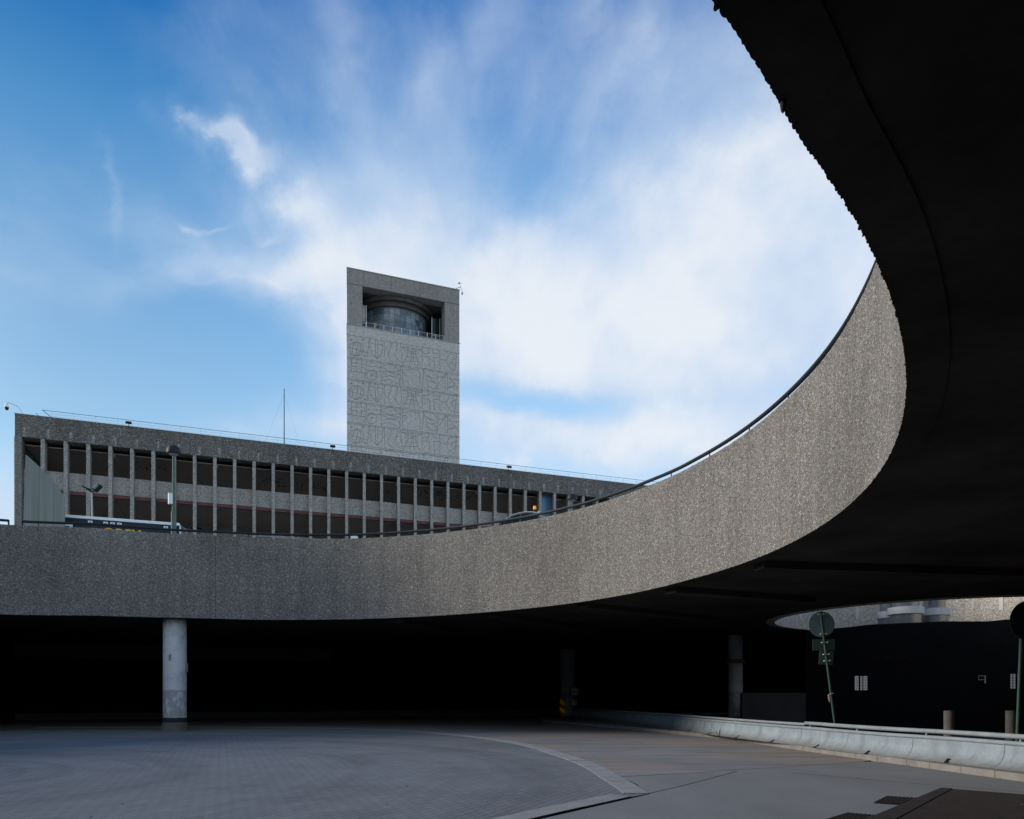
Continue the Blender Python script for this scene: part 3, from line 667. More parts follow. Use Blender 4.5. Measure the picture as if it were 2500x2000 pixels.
while s_ > .3:
    s1_ = s_; s0_ = max(s_-PL, 0); s_ -= PL
    bm = bmesh.new(); K = 6; grid = []
    for k in range(K+1):
        ss = s0_+.006 + (s1_-s0_-.012)*k/K
        grid.append([bm.verts.new(loc(at(ln, ss), z_)) for ln, z_ in lines] + [bm.verts.new(loc(at(ln, ss), z_+.0)) for ln, z_ in thick[::-1]])
    m_ = len(grid[0])
    for k in range(K):
        for q in range(m_): bm.faces.new((grid[k][q], grid[k+1][q], grid[k+1][(q+1)%m_], grid[k][(q+1)%m_]))
    bm.faces.new(grid[0]); bm.faces.new(grid[-1])
    new_obj('plate', bm, M['galv'], bar, smooth=True)
    # drain slot, a dark triangular opening at the plate foot
    sm = (s0_+s1_)/2; a_ = at(lines[0][0], sm+.14); b_ = at(lines[0][0], sm-.0); c_ = at(lines[3][0], sm-.16); d_ = at(lines[3][0], sm-.05)
    bm = bmesh.new(); mid = at(lines[2][0], sm-.03); mid2 = at(lines[2][0], sm-.12)
    vs = [bm.verts.new((*loc(p, 0)[:2], zz-BZ)) for p, zz in ((a_, BZ+.008), (b_, BZ+.008), (mid2, BZ+.033), (c_, BZ+.082), (d_, BZ+.082), (mid, BZ+.033))]
    bm.faces.new((vs[0], vs[1], vs[2], vs[5])); bm.faces.new((vs[5], vs[2], vs[3], vs[4]))
    bmesh.ops.solidify(bm, geom=bm.faces[:], thickness=.004)
    new_obj('drain_slot', bm, M['black'], bar)
lo = off(.40); hi = off(.47)
new_obj('lower_tube', T([loc(p, BZ+.515) for p in lo], .048, 12), M['rail_steel'], bar, smooth=True)
brk = None
idx = min(range(len(hi)), key=lambda i: abs(hi[i].x/hi[i].y-U(1971)))
new_obj('upper_tube', T([loc(p, BZ+.615) for p in hi[:idx+1]], .046, 12), M['rail_steel'], bar, smooth=True)
new_obj('upper_tube', T([loc(p, BZ+.655) for p in hi[idx:]], .055, 12), M['rail_steel'], bar, smooth=True)
for s_ in [2+2.55*k for k in range(int(acc[-1]/2.55))]:
    p = at(off(.45), s_); new_obj('post', T([loc(p, BZ-.0), loc(p, BZ+.60)], .03, 8), M['grey'], bar)

# weed in a barrier joint
for x, y, h in ((1755, 1800, .42), (1640, 1778, .2)):
    p = gp(x, y, BZ); bm = bmesh.new()
    for k in range(7):
        a_ = random.uniform(0, 6.28); hh = h*random.uniform(.5, 1); l = Vector((math.cos(a_)*.12, math.sin(a_)*.06, hh))
        tube(bm, [(0, 0, 0), l*.55, l], [.006, .005, .002], 5)
        for q in range(4): 
            c_ = l*(.3+.17*q); bm.faces.new([bm.verts.new(c_+Vector((random.uniform(-.03, .03), random.uniform(-.03, .03), random.uniform(-.03, .03)))) for _ in range(3)])
    o = new_obj('weed', bm, M['weed'], loc=(p.x, p.y, BZ-.02)); tag(o, 'thin green weed growing at the barrier foot, taller of two' if h > .3 else 'tiny green weed at the barrier foot, farther one', 'weed')

# ------------------------------------------------------------------ things beyond the barrier
Ys = 21.6
sg = empty('road_sign', (U(2046)*Ys, Ys, .12)); tag(sg, 'leaning green sign post seen from behind with round grey disc and two plates', 'road sign')
topx = U(2003)*Ys-U(2046)*Ys; botz = 0; topz = CAMZ+V(1493)*Ys-.12
def on(zrel): return topx*(zrel/topz)
new_obj('pole', T([(0, 0, 0), (topx, 0, topz)], .035, 12), M['green_dark'], sg)
zc = CAMZ+V(1524)*Ys-.12
new_obj('disc', disc(bmesh.new(), (on(zc)+.01, .06, zc), .365, (.05, 1, 0), .012, 48), M['sign_back'], sg)
def plate(zc, w_, h_, m_, dx, rot, nm):
    mm = Matrix.Translation((on(zc)+dx, .065, zc)) @ Matrix.Rotation(rot, 4, 'Y'); bm = bmesh.new(); box(bm, -w_/2, w_/2, -.005, .005, -h_/2, h_/2, mm); return new_obj(nm, bm, m_, sg)
plate(CAMZ+V(1574)*Ys-.12, .63, .32, M['sign_green'], .0, R(-1), 'plate'); plate(CAMZ+V(1606)*Ys-.12, .40, .39, M['sign_green'], .02, R(4), 'plate')
for y in (1500, 1548, 1569, 1598, 1614):
    zc = CAMZ+V(y)*Ys-.12; bm = bmesh.new(); box(bm, on(zc)-.08, on(zc)+.08, -.045, .05, zc-.012, zc+.012); box(bm, on(zc)+.06, on(zc)+.085, -.06, -.03, zc-.005, zc+.03); new_obj('clamp', bm, M['steel_light'], sg)
zc = CAMZ+V(1694)*Ys-.12
bm = bmesh.new(); tube(bm, [(on(zc)-.045, -.045, zc), (on(zc)+.045, -.045, zc+.01)], .012, 6)
for dx, dz in ((-.09, -.20), (-.05, -.24), (-.10, -.10)):
    tube(bm, [(on(zc)-.04, -.05, zc), (on(zc)-.04+dx*.6, -.055, zc+dz*.5), (on(zc)-.03+dx*.7, -.05, zc+dz)], [.010, .016, .007], 5)
tag(new_obj('ribbon', bm, M['ribbon'], loc=(U(2046)*Ys, Ys, .12)), 'frayed pink ribbon tied round the leaning sign post', 'ribbon')
Yr = 17.2
s2 = empty('road_sign', (U(2481)*Yr, Yr, .12)); tag(s2, 'dark round sign on a slim pole cut by the right picture edge', 'road sign')
tx = U(2496)*Yr-U(2481)*Yr
new_obj('pole', T([(0, 0, 0), (tx, 0, 3.55)], .035, 12), M['green_dark'], s2)
new_obj('disc', disc(bmesh.new(), (tx+.14, -.05, CAMZ+V(1516)*Yr-.12), .46, (0, 1, 0), .012, 48), M['black'], s2)
for x, lab in ((2317, 'thick grey round bollard behind the barrier, the paler one left of the slim pole'), (2468, 'thick grey round bollard beside the slim pole at the right edge')):
    o = new_obj('bollard', lathe([(.135, 0), (.135, 1.06), (.125, 1.08), (.0, 1.085)] if 0 else [(.135, 0), (.135, 1.05), (.12, 1.075)], 28), M['bollard'], loc=(U(x)*21.3, 21.3, .12), smooth=True)
    tag(o, lab, 'bollard', 'bollards behind the barrier')

# dark drum wall below the second well
pts = [(12.95, 33.4), (15.0, 32.2), (18.0, 31.7), (22.0, 32.2), (26.5, 34.5)]
ytop = {1975: 1541, 2040: 1534, 2140: 1524, 2247: 1519.7, 2308: 1517, 2410: 1517, 2467: 1512, 2600: 1505}
ytab = sorted(ytop.items())
ln = smooth_line(pts, 10); ib = offset_line(ln, -.5)
bm = bmesh.new(); rows = []
for p, q in zip(ln, ib):
    xx = 1250+1850*p.x/p.y; zt = CAMZ+V(interp(ytab, xx))*p.y
    rows.append([bm.verts.new((p.x, p.y, 0)), bm.verts.new((p.x, p.y, zt)), bm.verts.new((q.x, q.y, zt)), bm.verts.new((q.x, q.y, 0))])
for a, b in zip(rows, rows[1:]):
    for k in range(4): bm.faces.new((a[k], b[k], b[(k+1)%4], a[(k+1)%4]))
bm.faces.new(rows[0]); bm.faces.new(rows[-1])
dw = new_obj('curved_wall', bm, M['black_wall']); tag(dw, 'tall curved wall coloured black for the shade under the deck behind the leaning sign post', 'wall')
def wall_at(x):
    for a, b in zip(ln, ln[1:]):
        ua, ub = a.x/a.y, b.x/b.y
        if ua <= U(x) <= ub: return a.lerp(b, (U(x)-ua)/(ub-ua))
    return ln[-1]
for x0, x1, y0, y1 in ((2087, 2096, 1651, 1685), (2100.5, 2105, 1651, 1685), (2108, 2117, 1651, 1685), (2389, 2402, 1650, 1660), (2404, 2406, 1650, 1668), (2467, 2471, 1646, 1681), (2474, 2478, 1646, 1681), (2484, 2486, 1646, 1681)):
    p, q = wall_at(x0), wall_at(x1); bm = bmesh.new()
    z0 = CAMZ+V(y1)*p.y; z1 = CAMZ+V(y0)*p.y
    vs = [bm.verts.new((a.x, a.y-yy, z_)) for yy in (.004, .02) for a, z_ in ((p, z0), (q, z0), (q, z1), (p, z1))]
    for f in ((3,2,1,0),(4,5,6,7),(0,1,5,4),(1,2,6,5),(2,3,7,6),(3,0,4,7)): bm.faces.new([vs[i] for i in f])
    wn_ = new_obj('window', bm, M['daylight_glow'], dw)
    bm = bmesh.new()
    for k in range(1, 9): 
        zz = z0+(z1-z0)*k/9; box(bm, p.x-.005, q.x+.005, min(p.y, q.y)-.028, min(p.y, q.y)-.022, zz-.01, zz+.01)
    new_obj('bars', bm, M['black'], wn_)
bm = bmesh.new(); random.seed(11)
pw = wall_at(2110); q0 = Vector((wall_at(2105).x, wall_at(2105).y)); 
for k in range(16):
    xx = 2108+k*7.5; p = wall_at(xx); z0 = CAMZ+V(1612+random.uniform(-4, 6))*p.y
    tube(bm, [(p.x, p.y-.012, z0), (p.x+random.uniform(-.05, .1), p.y-.012, z0+random.uniform(.12, .3)), (p.x+random.uniform(.05, .15), p.y-.012, z0+random.uniform(0, .2))], .016, 4)
new_obj('paint_scrawl', bm, M['scrawl'], dw)
# ducts rising through the well
for x, Y, r_, ycol, lab in ((2211, 36.3, .72, 1493, 'fat silver ventilation duct with a wide collar, the nearest of three in the well'), (2281, 36.9, .62, 1496, 'silver ventilation duct with a collar, right of the three in the well'), (2172, 38.0, .55, 1503, 'silver ventilation duct half hidden at the left of the three in the well')):
    zc_ = CAMZ+V(ycol)*Y
    o = empty('ventilation_duct', (U(x)*Y, Y, 0)); tag(o, lab, 'ventilation duct', 'ventilation ducts in the well')
    new_obj('pipe', lathe([(r_*.97, 0), (r_*.97, zc_+.1)], 48), M['duct'], o, smooth=True)
    new_obj('collar', lathe([(r_*1.05, zc_-.16), (r_*1.10, zc_-.16), (r_*1.10, zc_+.17), (r_*.9, zc_+.18)], 48), M['collar'], o, smooth=True)
    new_obj('cowl', lathe([(r_*.80, zc_+.18), (r_*.88, zc_+1.2), (r_*.95, zc_+2.2)], 48), M['duct'], o, smooth=True)
# pale low wall near the half-lit column
lw = new_obj('low_wall', B(U(1812)*42, U(1972)*42, 42, 42.4, 0, CAMZ+V(1692)*42), M['low_wall']); tag(lw, 'dim pale low wall between the half-lit column and the black curved wall', 'wall')
# retaining walls closing the space under the deck, unseen rear one added to darken
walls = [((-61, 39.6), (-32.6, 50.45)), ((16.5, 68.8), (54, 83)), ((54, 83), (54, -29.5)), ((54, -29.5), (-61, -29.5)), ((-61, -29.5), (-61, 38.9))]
for (a, b), lab in zip(walls, ('dark retaining wall left of the office block under the deck', 'black retaining wall right of the office block under the deck', 'black retaining wall closing the far right under the deck', 'unseen black wall added behind the viewer to darken the space under the deck', 'black retaining wall on the left under the deck')):
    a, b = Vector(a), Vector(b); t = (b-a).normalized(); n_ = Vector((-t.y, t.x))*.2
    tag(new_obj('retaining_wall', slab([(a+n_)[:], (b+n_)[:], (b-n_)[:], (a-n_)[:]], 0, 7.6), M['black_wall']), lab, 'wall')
# ------------------------------------------------------------------ office block
ob = empty('office_block', (P0.x, P0.y, 0), R(21.04)); tag(ob, 'long two storey concrete office block with closely spaced vertical piers above the ramp', 'office building')
LB = 54.0; DB = 15.0
ZF0, ZF1 = 18.78, 20.26
new_obj('fascia', B(0, LB, 0, .95, ZF0, ZF1), M['fascia'], ob)
bm = bmesh.new(); box(bm, 0, .38, 0, .9, 7.9, ZF0-.002)
new_obj('end_pier', bm, M['facade'], ob)
new_obj('side_wall', B(0, .36, .902, DB, 7.9, ZF1-.004), M['facade'], ob)
bm = bmesh.new()         # serrated fins on the left end
for k in range(60):
    z0 = 9.2+k*.16
    if z0 > ZF0: break
    box(bm, -.055, -.002, .06, .5, z0, z0+.095)
new_obj('fins', bm, M['facade'], ob)
new_obj('roof', B(0, LB, .952, DB, ZF0+.1, ZF1-.25), M['deck_top'], ob)
new_obj('coping', B(-.03, LB, -.03, .98, ZF1+.002, ZF1+.035), M['grey'], ob)
new_obj('rear_wall', B(.362, LB, DB-.3, DB-.002, 0, ZF0+.098), M['facade'], ob)
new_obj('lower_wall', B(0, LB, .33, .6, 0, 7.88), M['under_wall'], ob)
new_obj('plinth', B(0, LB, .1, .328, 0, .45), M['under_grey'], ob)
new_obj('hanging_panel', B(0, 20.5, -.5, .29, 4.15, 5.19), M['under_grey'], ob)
new_obj('base_wall', B(.382, LB, .72, .9, 7.9, 13.45), M['facade'], ob)
new_obj('sill', B(.382, LB, .70, .905, 13.452, 13.60), M['spandrel'], ob)
npier = int((LB-1.45)/1.338)
for i in range(npier+1):
    t = 1.45+1.338*i
    bm = bmesh.new(); vs = [bm.verts.new(q) for z_ in (7.9, ZF0-.003) for q in ((t+.02, .03, z_), (t+.25, .03, z_), (t+.25, .90, z_), (t+.20, .90, z_))]
    for f in ((3,2,1,0),(4,5,6,7),(0,1,5,4),(1,2,6,5),(2,3,7,6),(3,0,4,7)): bm.faces.new([vs[i_] for i_ in f])
    new_obj('pier', bm, M['pier'], ob)
    t1 = t+1.338
    if i < npier:
        a, b = t+.252, t1+.13
        bm = bmesh.new(); box(bm, a, b, .70, .89, 15.62, 16.85); new_obj('spandrel', bm, M['spandrel'], ob)
        new_obj('red_trim', B(a, b, .74, .89, 15.40, 15.618), M['red_trim'], ob)
new_obj('spandrel', B(.382, 1.57, .70, .89, 15.62, 16.85), M['spandrel'], ob)
new_obj('red_trim', B(.382, 1.57, .74, .89, 15.40, 15.618), M['red_trim'], ob)
# glazing, a pane per bay and storey
for i in range(-1, npier):
    a = (1.45+1.338*i+.25) if i >= 0 else .39; b = 1.45+1.338*(i+1)+.21
    blue = (i == 27)
    for z0, z1 in ((16.86, ZF0-.01), (13.61, 15.395)):
        if i > 25 and z0 < 15: continue
        o = new_obj('window', B(a, b, .91, .92, z0, z1), M['blue_glass'] if (blue and z0 > 15) else M['glass'], ob)
        if i >= 25 and z0 > 15:
            bm = bmesh.new(); box(bm, a, a+.05, .85, .909, z0, z1); box(bm, b-.05, b, .85, .909, z0, z1); new_obj('frame', bm, M['soffit_red'], o)
new_obj('ceiling', B(.4, LB, .952, 8.0, 18.5, 18.56), M['interior'], ob)
new_obj('ceiling', B(.4, LB, .922, 8.0, 15.5, 15.6), M['interior'], ob)
new_obj('floor_slab', B(.4, LB, .922, 8.0, 13.1, 13.3), M['interior'], ob)
new_obj('back_wall', B(.4, LB, 8.002, 8.2, 7.9, 18.7), M['interior_wall'], ob)
bm = bmesh.new(); random.seed(4)         # fixtures and dark openings on the office back wall, beams below its ceilings
for k in range(46):
    t = random.uniform(2, 48); z0 = random.choice((17.3, 17.7, 14.6, 14.9)) + random.uniform(-.12, .1); ww = random.choice((.2, .3, .8, 1.2)); hh = random.choice((.12, .2, .3))
    box(bm, t, t+ww, 7.90, 7.998, z0, z0+hh)
for t, wd in ((22.6, 4.2), (35, 5.5), (9, 3)): box(bm, t, t+wd, 7.88, 7.897, 17.1, 17.9)
new_obj('wall_fixtures', bm, M['black'], ob)
bm = bmesh.new()
for t in (5.5, 12.2, 18.9, 25.6, 32.3, 39): box(bm, t, t+.3, .97, 7.99, 18.3, 18.498); box(bm, t, t+.3, .97, 7.99, 15.3, 15.498)
new_obj('ceiling_beams', bm, M['interior'], ob)
# ceiling paint peeling in dark flakes
bm = bmesh.new()
for (t0, t1, d0, d1, nn) in ((15.5, 21, 2.2, 5.2, 90), (27.5, 32.5, 1.6, 4.6, 80), (6, 9.5, 2, 4, 30)):
    for k in range(nn):
        a, b = random.uniform(t0, t1), random.uniform(d0, d1); s1_, s2_ = random.uniform(.03, .09), random.uniform(.12, .45)
        box(bm, a, a+s1_, b, b+s2_, 18.485, 18.497)
new_obj('peeling_patches', bm, M['black'], ob)
# roof guard rail, leaning outwards a little
rr = empty('roof_rail', (P0.x, P0.y, 0), R(21.04)); tag(rr, 'thin white guard rail of four wires along the office roof edge', 'railing')
for k, (dy, dz) in enumerate(((.62, .18), (.55, .32), (.48, .46), (.40, .62))):
    bm = bmesh.new(); tube(bm, [(2.0 if k < 3 else 1.5, dy, ZF1+dz-.05), (LB, dy, ZF1+dz-.05)], .011 if k < 3 else .018, 6)
    new_obj('wire', bm, M['grey'] if k == 3 else M['white'], rr)
t = 2.0
while t < LB-.2:
    new_obj('post', T([(t, .75, ZF1-.05), (t-.0, .40, ZF1+.58)], .014, 6), M['steel_light'], rr); t += 1.33
new_obj('end_strut', T([(2.3, .75, ZF1-.02), (1.5, .40, ZF1+.57)], .02, 6), M['black'], rr)
new_obj('end_strut', T([(1.6, .75, ZF1-.02), (1.1, .55, ZF1+.35)], .016, 6), M['black'], rr)
ROT = Matrix.Rotation(R(21.04), 4, 'Z')
def fpt(t_, dd, z_): return Vector((P0.x, P0.y, 0)) + ROT @ Vector((t_, dd, z_))
def t_of(x): s = U(x); return (32.81+50*s)/(.9333-.359*s)
for x, lab in ((315, 'small floodlight with a pale back on the office roof edge, leftmost of three'), (811, 'small black floodlight on the office roof edge left of the tower'), (1240, 'small black floodlight on the office roof edge right of the tower')):
    fl = empty('floodlight', fpt(t_of(x), -.02, ZF1+.04), R(21.04)); tag(fl, lab, 'floodlight', 'floodlights on the office roof edge')
    mm = Matrix.Translation((0, -.25, .12)) @ Matrix.Rotation(R(20), 4, 'X')
    bm = bmesh.new(); box(bm, -.19, .19, -.14, .14, -.07, .10, mm); bmesh.ops.bevel(bm, geom=bm.edges[:], offset=.02, segments=1, affect='EDGES')
    new_obj('lamp_body', bm, M['black'], fl)
    bm = bmesh.new(); box(bm, -.15, .15, -.11, .11, .102, .125, mm); new_obj('back_cover', bm, M['grey'] if x != 315 else M['white'], fl)
    bm = bmesh.new(); tube(bm, [(0, .1, -.03), (0, -.1, -.0), (0, -.25, .06)], .02, 6); new_obj('bracket', bm, M['black'], fl)
# roof camera on a swan neck
cc_ = empty('surveillance_camera', fpt(.35, .3, ZF1+.03), R(21.04)); tag(cc_, 'white dome surveillance camera on a swan neck bracket at the left roof corner', 'camera')
sc_ = 50/1850
neck = [(51, 1010), (51, 1004), (46, 996), (43, 990), (30, 984.5), (22, 982.5), (19.5, 984), (19, 988)]
pts = [((x-51)*sc_, 0, (1010-y)*sc_) for x, y in neck]
new_obj('bracket', T(pts, .035, 8), M['white'], cc_, smooth=True)
zq = (1010-988)*sc_; xq = (19-51)*sc_
new_obj('housing', lathe([(.05, zq+.08), (.09, zq), (.13, zq-.12), (.13, zq-.18)], 20, (xq, 0)), M['white'], cc_, smooth=True)
new_obj('dome', lathe([(.125, zq-.18), (.12, zq-.28), (.07, zq-.36), (.02, zq-.38)], 20, (xq, 0)), M['dark_glass'], cc_, smooth=True)
# mast
tm = t_of(704); mz = ZF1
ms = empty('antenna_mast', fpt(tm, 4.0, ZF1-.25), R(21.04)); tag(ms, 'tall thin antenna mast with guy wires on the office roof', 'mast')
mh = CAMZ+V(949)*(fpt(tm, 4, 0).y)-(ZF1-.25)
new_obj('pole', T([(0, 0, 0), (0, 0, mh)], [.045, .028], 8), M['black'], ms)
for dx, dy in ((-2.0, .5), (1.8, .6), (.2, 2.4)): new_obj('guy_wire', T([(0, 0, mh*.93), (dx, dy, .05)], .005, 5), M['grey'], ms)

# ------------------------------------------------------------------ tower
TY = 75.0; TP = Vector((U(847)*TY, TY)); TW = 11.62; TD = 11.0
tw = empty('tower', (TP.x, TP.y, 0), R(21.04)); tag(tw, 'tall square concrete tower with engraved line figures and an open belvedere at the top', 'tower')
ZA, ZB_, ZC, ZD = 37.4, 38.42, 42.52, 44.0
new_obj('shaft', B(0, TW, 0, TD, 0, ZB_), M['tower'], tw)
new_obj('ledge', B(-.05, TW+.05, -.05, TD, ZB_+.002, ZB_+.07), M['grey'], tw)
T0, T1 = 1.53, 10.04
new_obj('left_pillar', B(.0, T0, .02, 1.2, ZB_+.072, ZC-.003), M['tower_frame'], tw)
new_obj('right_pillar', B(T1, TW, .02, 1.2, ZB_+.072, ZC-.003), M['tower_frame'], tw)
o = new_obj('lintel', B(0, TW, .015, 1.2, ZC, ZD), M['tower_frame'], tw)
bm = bmesh.new()
for t in (4.4, 7.4): box(bm, t, t+.025, .008, .016, ZC, ZD)
box(bm, 0, T0, .010, .022, ZC-.02, ZC+.012); box(bm, T1, TW, .010, .022, ZC-.02, ZC+.012); new_obj('panel_joints', bm, M['joint'], tw)
new_obj('coping', B(-.04, TW+.04, -.03, TD, ZD+.002, ZD+.09), M['grey'], tw)
new_obj('side_wall', B(0, .3, 1.202, TD, ZB_+.072, ZD), M['tower_frame'], tw)
new_obj('side_wall', B(TW-.3, TW, 1.202, TD, ZB_+.072, ZD), M['tower_frame'], tw)
new_obj('rear_wall', B(.302, TW-.302, TD-.4, TD-.002, ZB_+.072, ZD-.002), M['tower_frame'], tw)
new_obj('ceiling', B(.302, TW-.302, 1.202, TD-.402, ZC+.02, ZC+.4), M['vault'], tw)
# stepped vault ring round the drum head
DC = (5.75, 4.9)
bm = bmesh.new()
lathe([(4.35, ZC-.42), (4.35, ZC+.018)], 64, DC, bm); lathe([(3.95, ZC-.85), (3.95, ZC-.422)], 64, DC, bm)
new_obj('vault_ring', bm, M['vault'], tw, smooth=True)
bm = lathe([(3.65, 0), (3.65, ZC-ZB_-.5)], 72); o = new_obj('tiled_drum', bm, M['tiles'], tw, smooth=True, loc=(DC[0], DC[1], ZB_+.072))
def glaze(x0, x1, nm):
    f_ = new_obj(nm, B(x0, x1, 1.9, 1.94, ZB_+.08, ZC-.9), M['dark_glass'] if x0 > 5 else M['glass'], tw)
    bm = bmesh.new(); box(bm, x0-.03, x0+.03, 1.84, 1.898, ZB_+.08, ZC-.9); box(bm, x1-.03, x1+.03, 1.84, 1.898, ZB_+.08, ZC-.9); box(bm, x0+.032, x1-.032, 1.85, 1.898, ZB_+1.3, ZB_+1.34)
    new_obj('frame', bm, M['steel_light'], f_)
glaze(T0-.1, 2.25, 'window'); glaze(9.15, T1-.02, 'window')
new_obj('window_blind', B(T0-.1, 2.2, 1.99, 2.02, ZB_+1.6, ZC-.9), M['steel_light'], tw)
# belvedere railing
bm = bmesh.new(); tube(bm, [(T0+.02, .15, ZB_+.60), (T1-.02, .15, ZB_+.60)], .02, 6); new_obj('handrail', bm, M['steel_light'], tw)
for k in range(3):
    bm = bmesh.new(); tube(bm, [(T0+.02, .15, ZB_+.2+.13*k), (T1-.02, .15, ZB_+.2+.13*k)], .007, 5); new_obj('rail_wire', bm, M['steel_light'], tw)
for k in range(10):
    t = T0+.35+k*.9
    if t < T1: new_obj('rail_post', B(t, t+.045, .12, .17, ZB_+.072, ZB_+.62), M['white'], tw)
new_obj('rail_post', B(T1-.08, T1-.03, .12, .17, ZB_+.072, ZB_+.62), M['white'], tw)
# horizontal joints and engraved figures (single dark grooves, generic signs)
bm = bmesh.new()
def gl(pts, wd=.055, dz=0):
    P = [Vector(p) for p in pts]
    for a, b in zip(P, P[1:]):
        d_ = (b-a); 
        if d_.length < 1e-4: continue
        n_ = Vector((-d_.y, d_.x)).normalized()*wd/2; e = d_.normalized()*wd*.3
        q = [a-e+n_, b+e+n_, b+e-n_, a-e-n_]
        bm.faces.new([bm.verts.new((p.x, -.004, p.y+dz)) for p in q])
def face(px, py):            # survey coordinates of the figure drawing -> position on the tower face
    x = 850+px/7.7; y = 810+py/7.7; s = U(x); t = (-TP.x+TP.y*s)/(.9333-.359*s); Y = TP.y+.359*t; return (t, CAMZ+V(y)*Y)
def F(*pp): return [face(*p) for p in pp]
PITCH = 2.17
rowsA = [0, -2, -4]; rowsB = [0, -2]
ztop = [37.4-PITCH*k for k in range(6)]
for k, z in enumerate(ztop):
    gl([(0, z), (TW, z)], .045)
    if k: gl([(0, z-.13), (TW, z-.13)], .035)
def circ(cx, cy, rx, ry, a0=0, a1=360, n=26, tilt=0):
    out = []
    for k in range(n+1):
        a_ = R(a0+(a1-a0)*k/n); x_, y_ = rx*math.cos(a_), ry*math.sin(a_); c_, s_ = math.cos(R(tilt)), math.sin(R(tilt)); out.append((cx+x_*c_-y_*s_, cy+x_*s_+y_*c_))
    return F(*out)
A_ = [circ(152, 325, 142, 130, 0, 360, 28, 8), circ(160, 325, 78, 130, 0, 360, 24, 8), F((0, 283), (360, 403)), F((185, 200), (140, 455)),
      F((395, 125), (360, 495)), F((412, 130), (408, 300), (440, 400), (545, 518), (640, 400), (655, 250), (655, 170)), F((515, 150), (505, 220), (520, 480), (545, 510), (562, 400), (555, 170)), F((410, 212), (505, 236)), F((555, 238), (655, 256)),
      F((683, 170), (692, 550)), F((795, 195), (812, 260), (790, 340), (752, 420), (775, 510), (835, 572)), F((915, 212), (928, 270), (915, 340), (880, 430), (920, 520), (985, 590)),
      F((985, 240), (1015, 595)), F((1000, 280), (1390, 340), (1210, 385), (1000, 280)), F((1128, 300), (1120, 430), (1040, 600)), F((1190, 310), (1195, 470), (1150, 615)), F((1218, 315), (1225, 490), (1245, 635)), F((1262, 320), (1285, 500), (1360, 655)), F((1110, 465), (1285, 495)), F((1065, 555), (1315, 565)), F((1125, 400), (1275, 420)),
      F((1390, 290), (1392, 655)), F((1400, 402), (1512, 410), (1505, 300)), F((1590, 330), (1600, 410), (1715, 420)), F((1400, 465), (1525, 480), (1542, 680)), F((1710, 480), (1605, 485), (1625, 690)), F((1722, 345), (1725, 712)),
      F((1730, 522), (1845, 545), (1890, 440), (1900, 410), (1960, 425), (2040, 400), (2030, 520), (2000, 740)), F((1850, 540), (1880, 640), (1930, 690), (2000, 740)), F((2030, 498), (1965, 520), (1942, 560), (1970, 620), (2010, 640)), F((2020, 578), (2090, 585))]
B_ = [F((62, 480), (62, 740)), F((165, 510), (165, 600), (65, 590)), F((240, 520), (245, 608), (330, 625)), F((165, 755), (165, 660), (65, 650)), F((243, 770), (245, 668), (330, 690)), F((0, 730), (325, 785)), F((350, 540), (315, 895)),
      F((345, 645), (612, 668)), F((335, 720), (612, 755)), circ(448, 820, 98, 96), circ(438, 812, 16, 15, n=10), F((605, 570), (625, 945)),
      F((615, 665), (800, 595), (975, 735), (800, 765), (615, 665)), F((802, 595), (802, 765)), F((625, 738), (780, 762), (975, 800)), F((640, 765), (760, 825), (880, 840), (975, 800)), F((625, 860), (780, 830), (960, 880), (975, 990)), F((630, 925), (780, 900), (975, 1000)),
      F((985, 640), (975, 1000)), F((1010, 720), (1200, 698), (1345, 745), (1350, 1050)), F((1015, 640), (1025, 1005)), F((1045, 762), (1090, 775), (1090, 830), (1048, 818), (1045, 762)),
      F((1420, 700), (1395, 1060)), circ(1540, 790, 150, 60, 60, 330, 20, 35), circ(1545, 893, 92, 42, 0, 360, 22, 28), circ(1570, 990, 110, 60, -120, 140, 20, 40), F((1690, 740), (1680, 1100)),
      F((1845, 780), (1705, 980)), F((1845, 780), (2010, 1010)), F((1845, 780), (1822, 840), (1822, 1110)), F((1845, 780), (1868, 850), (1868, 1120)), F((1700, 855), (1790, 860)), F((1900, 890), (2090, 912)), F((1880, 1050), (2060, 1030)), F((2010, 1010), (1890, 1045))]
for s_ in rowsA:
    for pl in A_: gl(pl, .045, s_*PITCH)
for s_ in rowsB:
    for pl in B_: gl(pl, .045, s_*PITCH)
for pl in B_: gl([p for p in pl], .045, -4*PITCH)
for k in range(3):
    for cx, cy in ((62, 152), (280, 152), (315, 455)):
        t, z = face(cx, cy); gl([(t-.06, z-k*2*PITCH), (t+.06, z-k*2*PITCH)], .13)
for ch in tw.children:          # the west flank of the tower leans inwards in plan
    if ch.name.split('.')[0] in ('shaft', 'ledge', 'coping', 'side_wall', 'rear_wall', 'left_pillar', 'ceiling', 'lintel'):
        if min(v_.co.x for v_ in ch.data.vertices) > 3: continue
        if ch.name.startswith('ledge'): pass
        for v_ in ch.data.vertices:
            if v_.co.x < 1.0 or ch.name.startswith('left'): v_.co.x += .160*max(v_.co.y, 0)
new_obj('engraved_lines', bm, mat('groove_shadow', (.23, .23, .23), .9), tw)
rc = empty('roof_camera', TP.to_3d() + ROT @ Vector((TW-.12, .1, ZD+.09)), R(21.04)); tag(rc, 'small camera and lamp on a bracket at the top right corner of the tower', 'camera')
new_obj('bracket', T([(-.35, 0, 0), (.25, -.1, .3), (.32, -.1, .75)], .03, 6), M['grey'], rc)
new_obj('head', B(-.02, .18, -.2, -.05, .60, .70), M['grey'], rc); new_obj('dome', lathe([(.08, -.45), (.10, -.32), (.04, -.2)], 14, (.42, -.1)), M['grey'], rc); new_obj('arm', T([(.25, -.1, .3), (.42, -.1, -.2)], .02, 6), M['grey'], rc)

# ------------------------------------------------------------------ things on the deck
DZ = 7.9
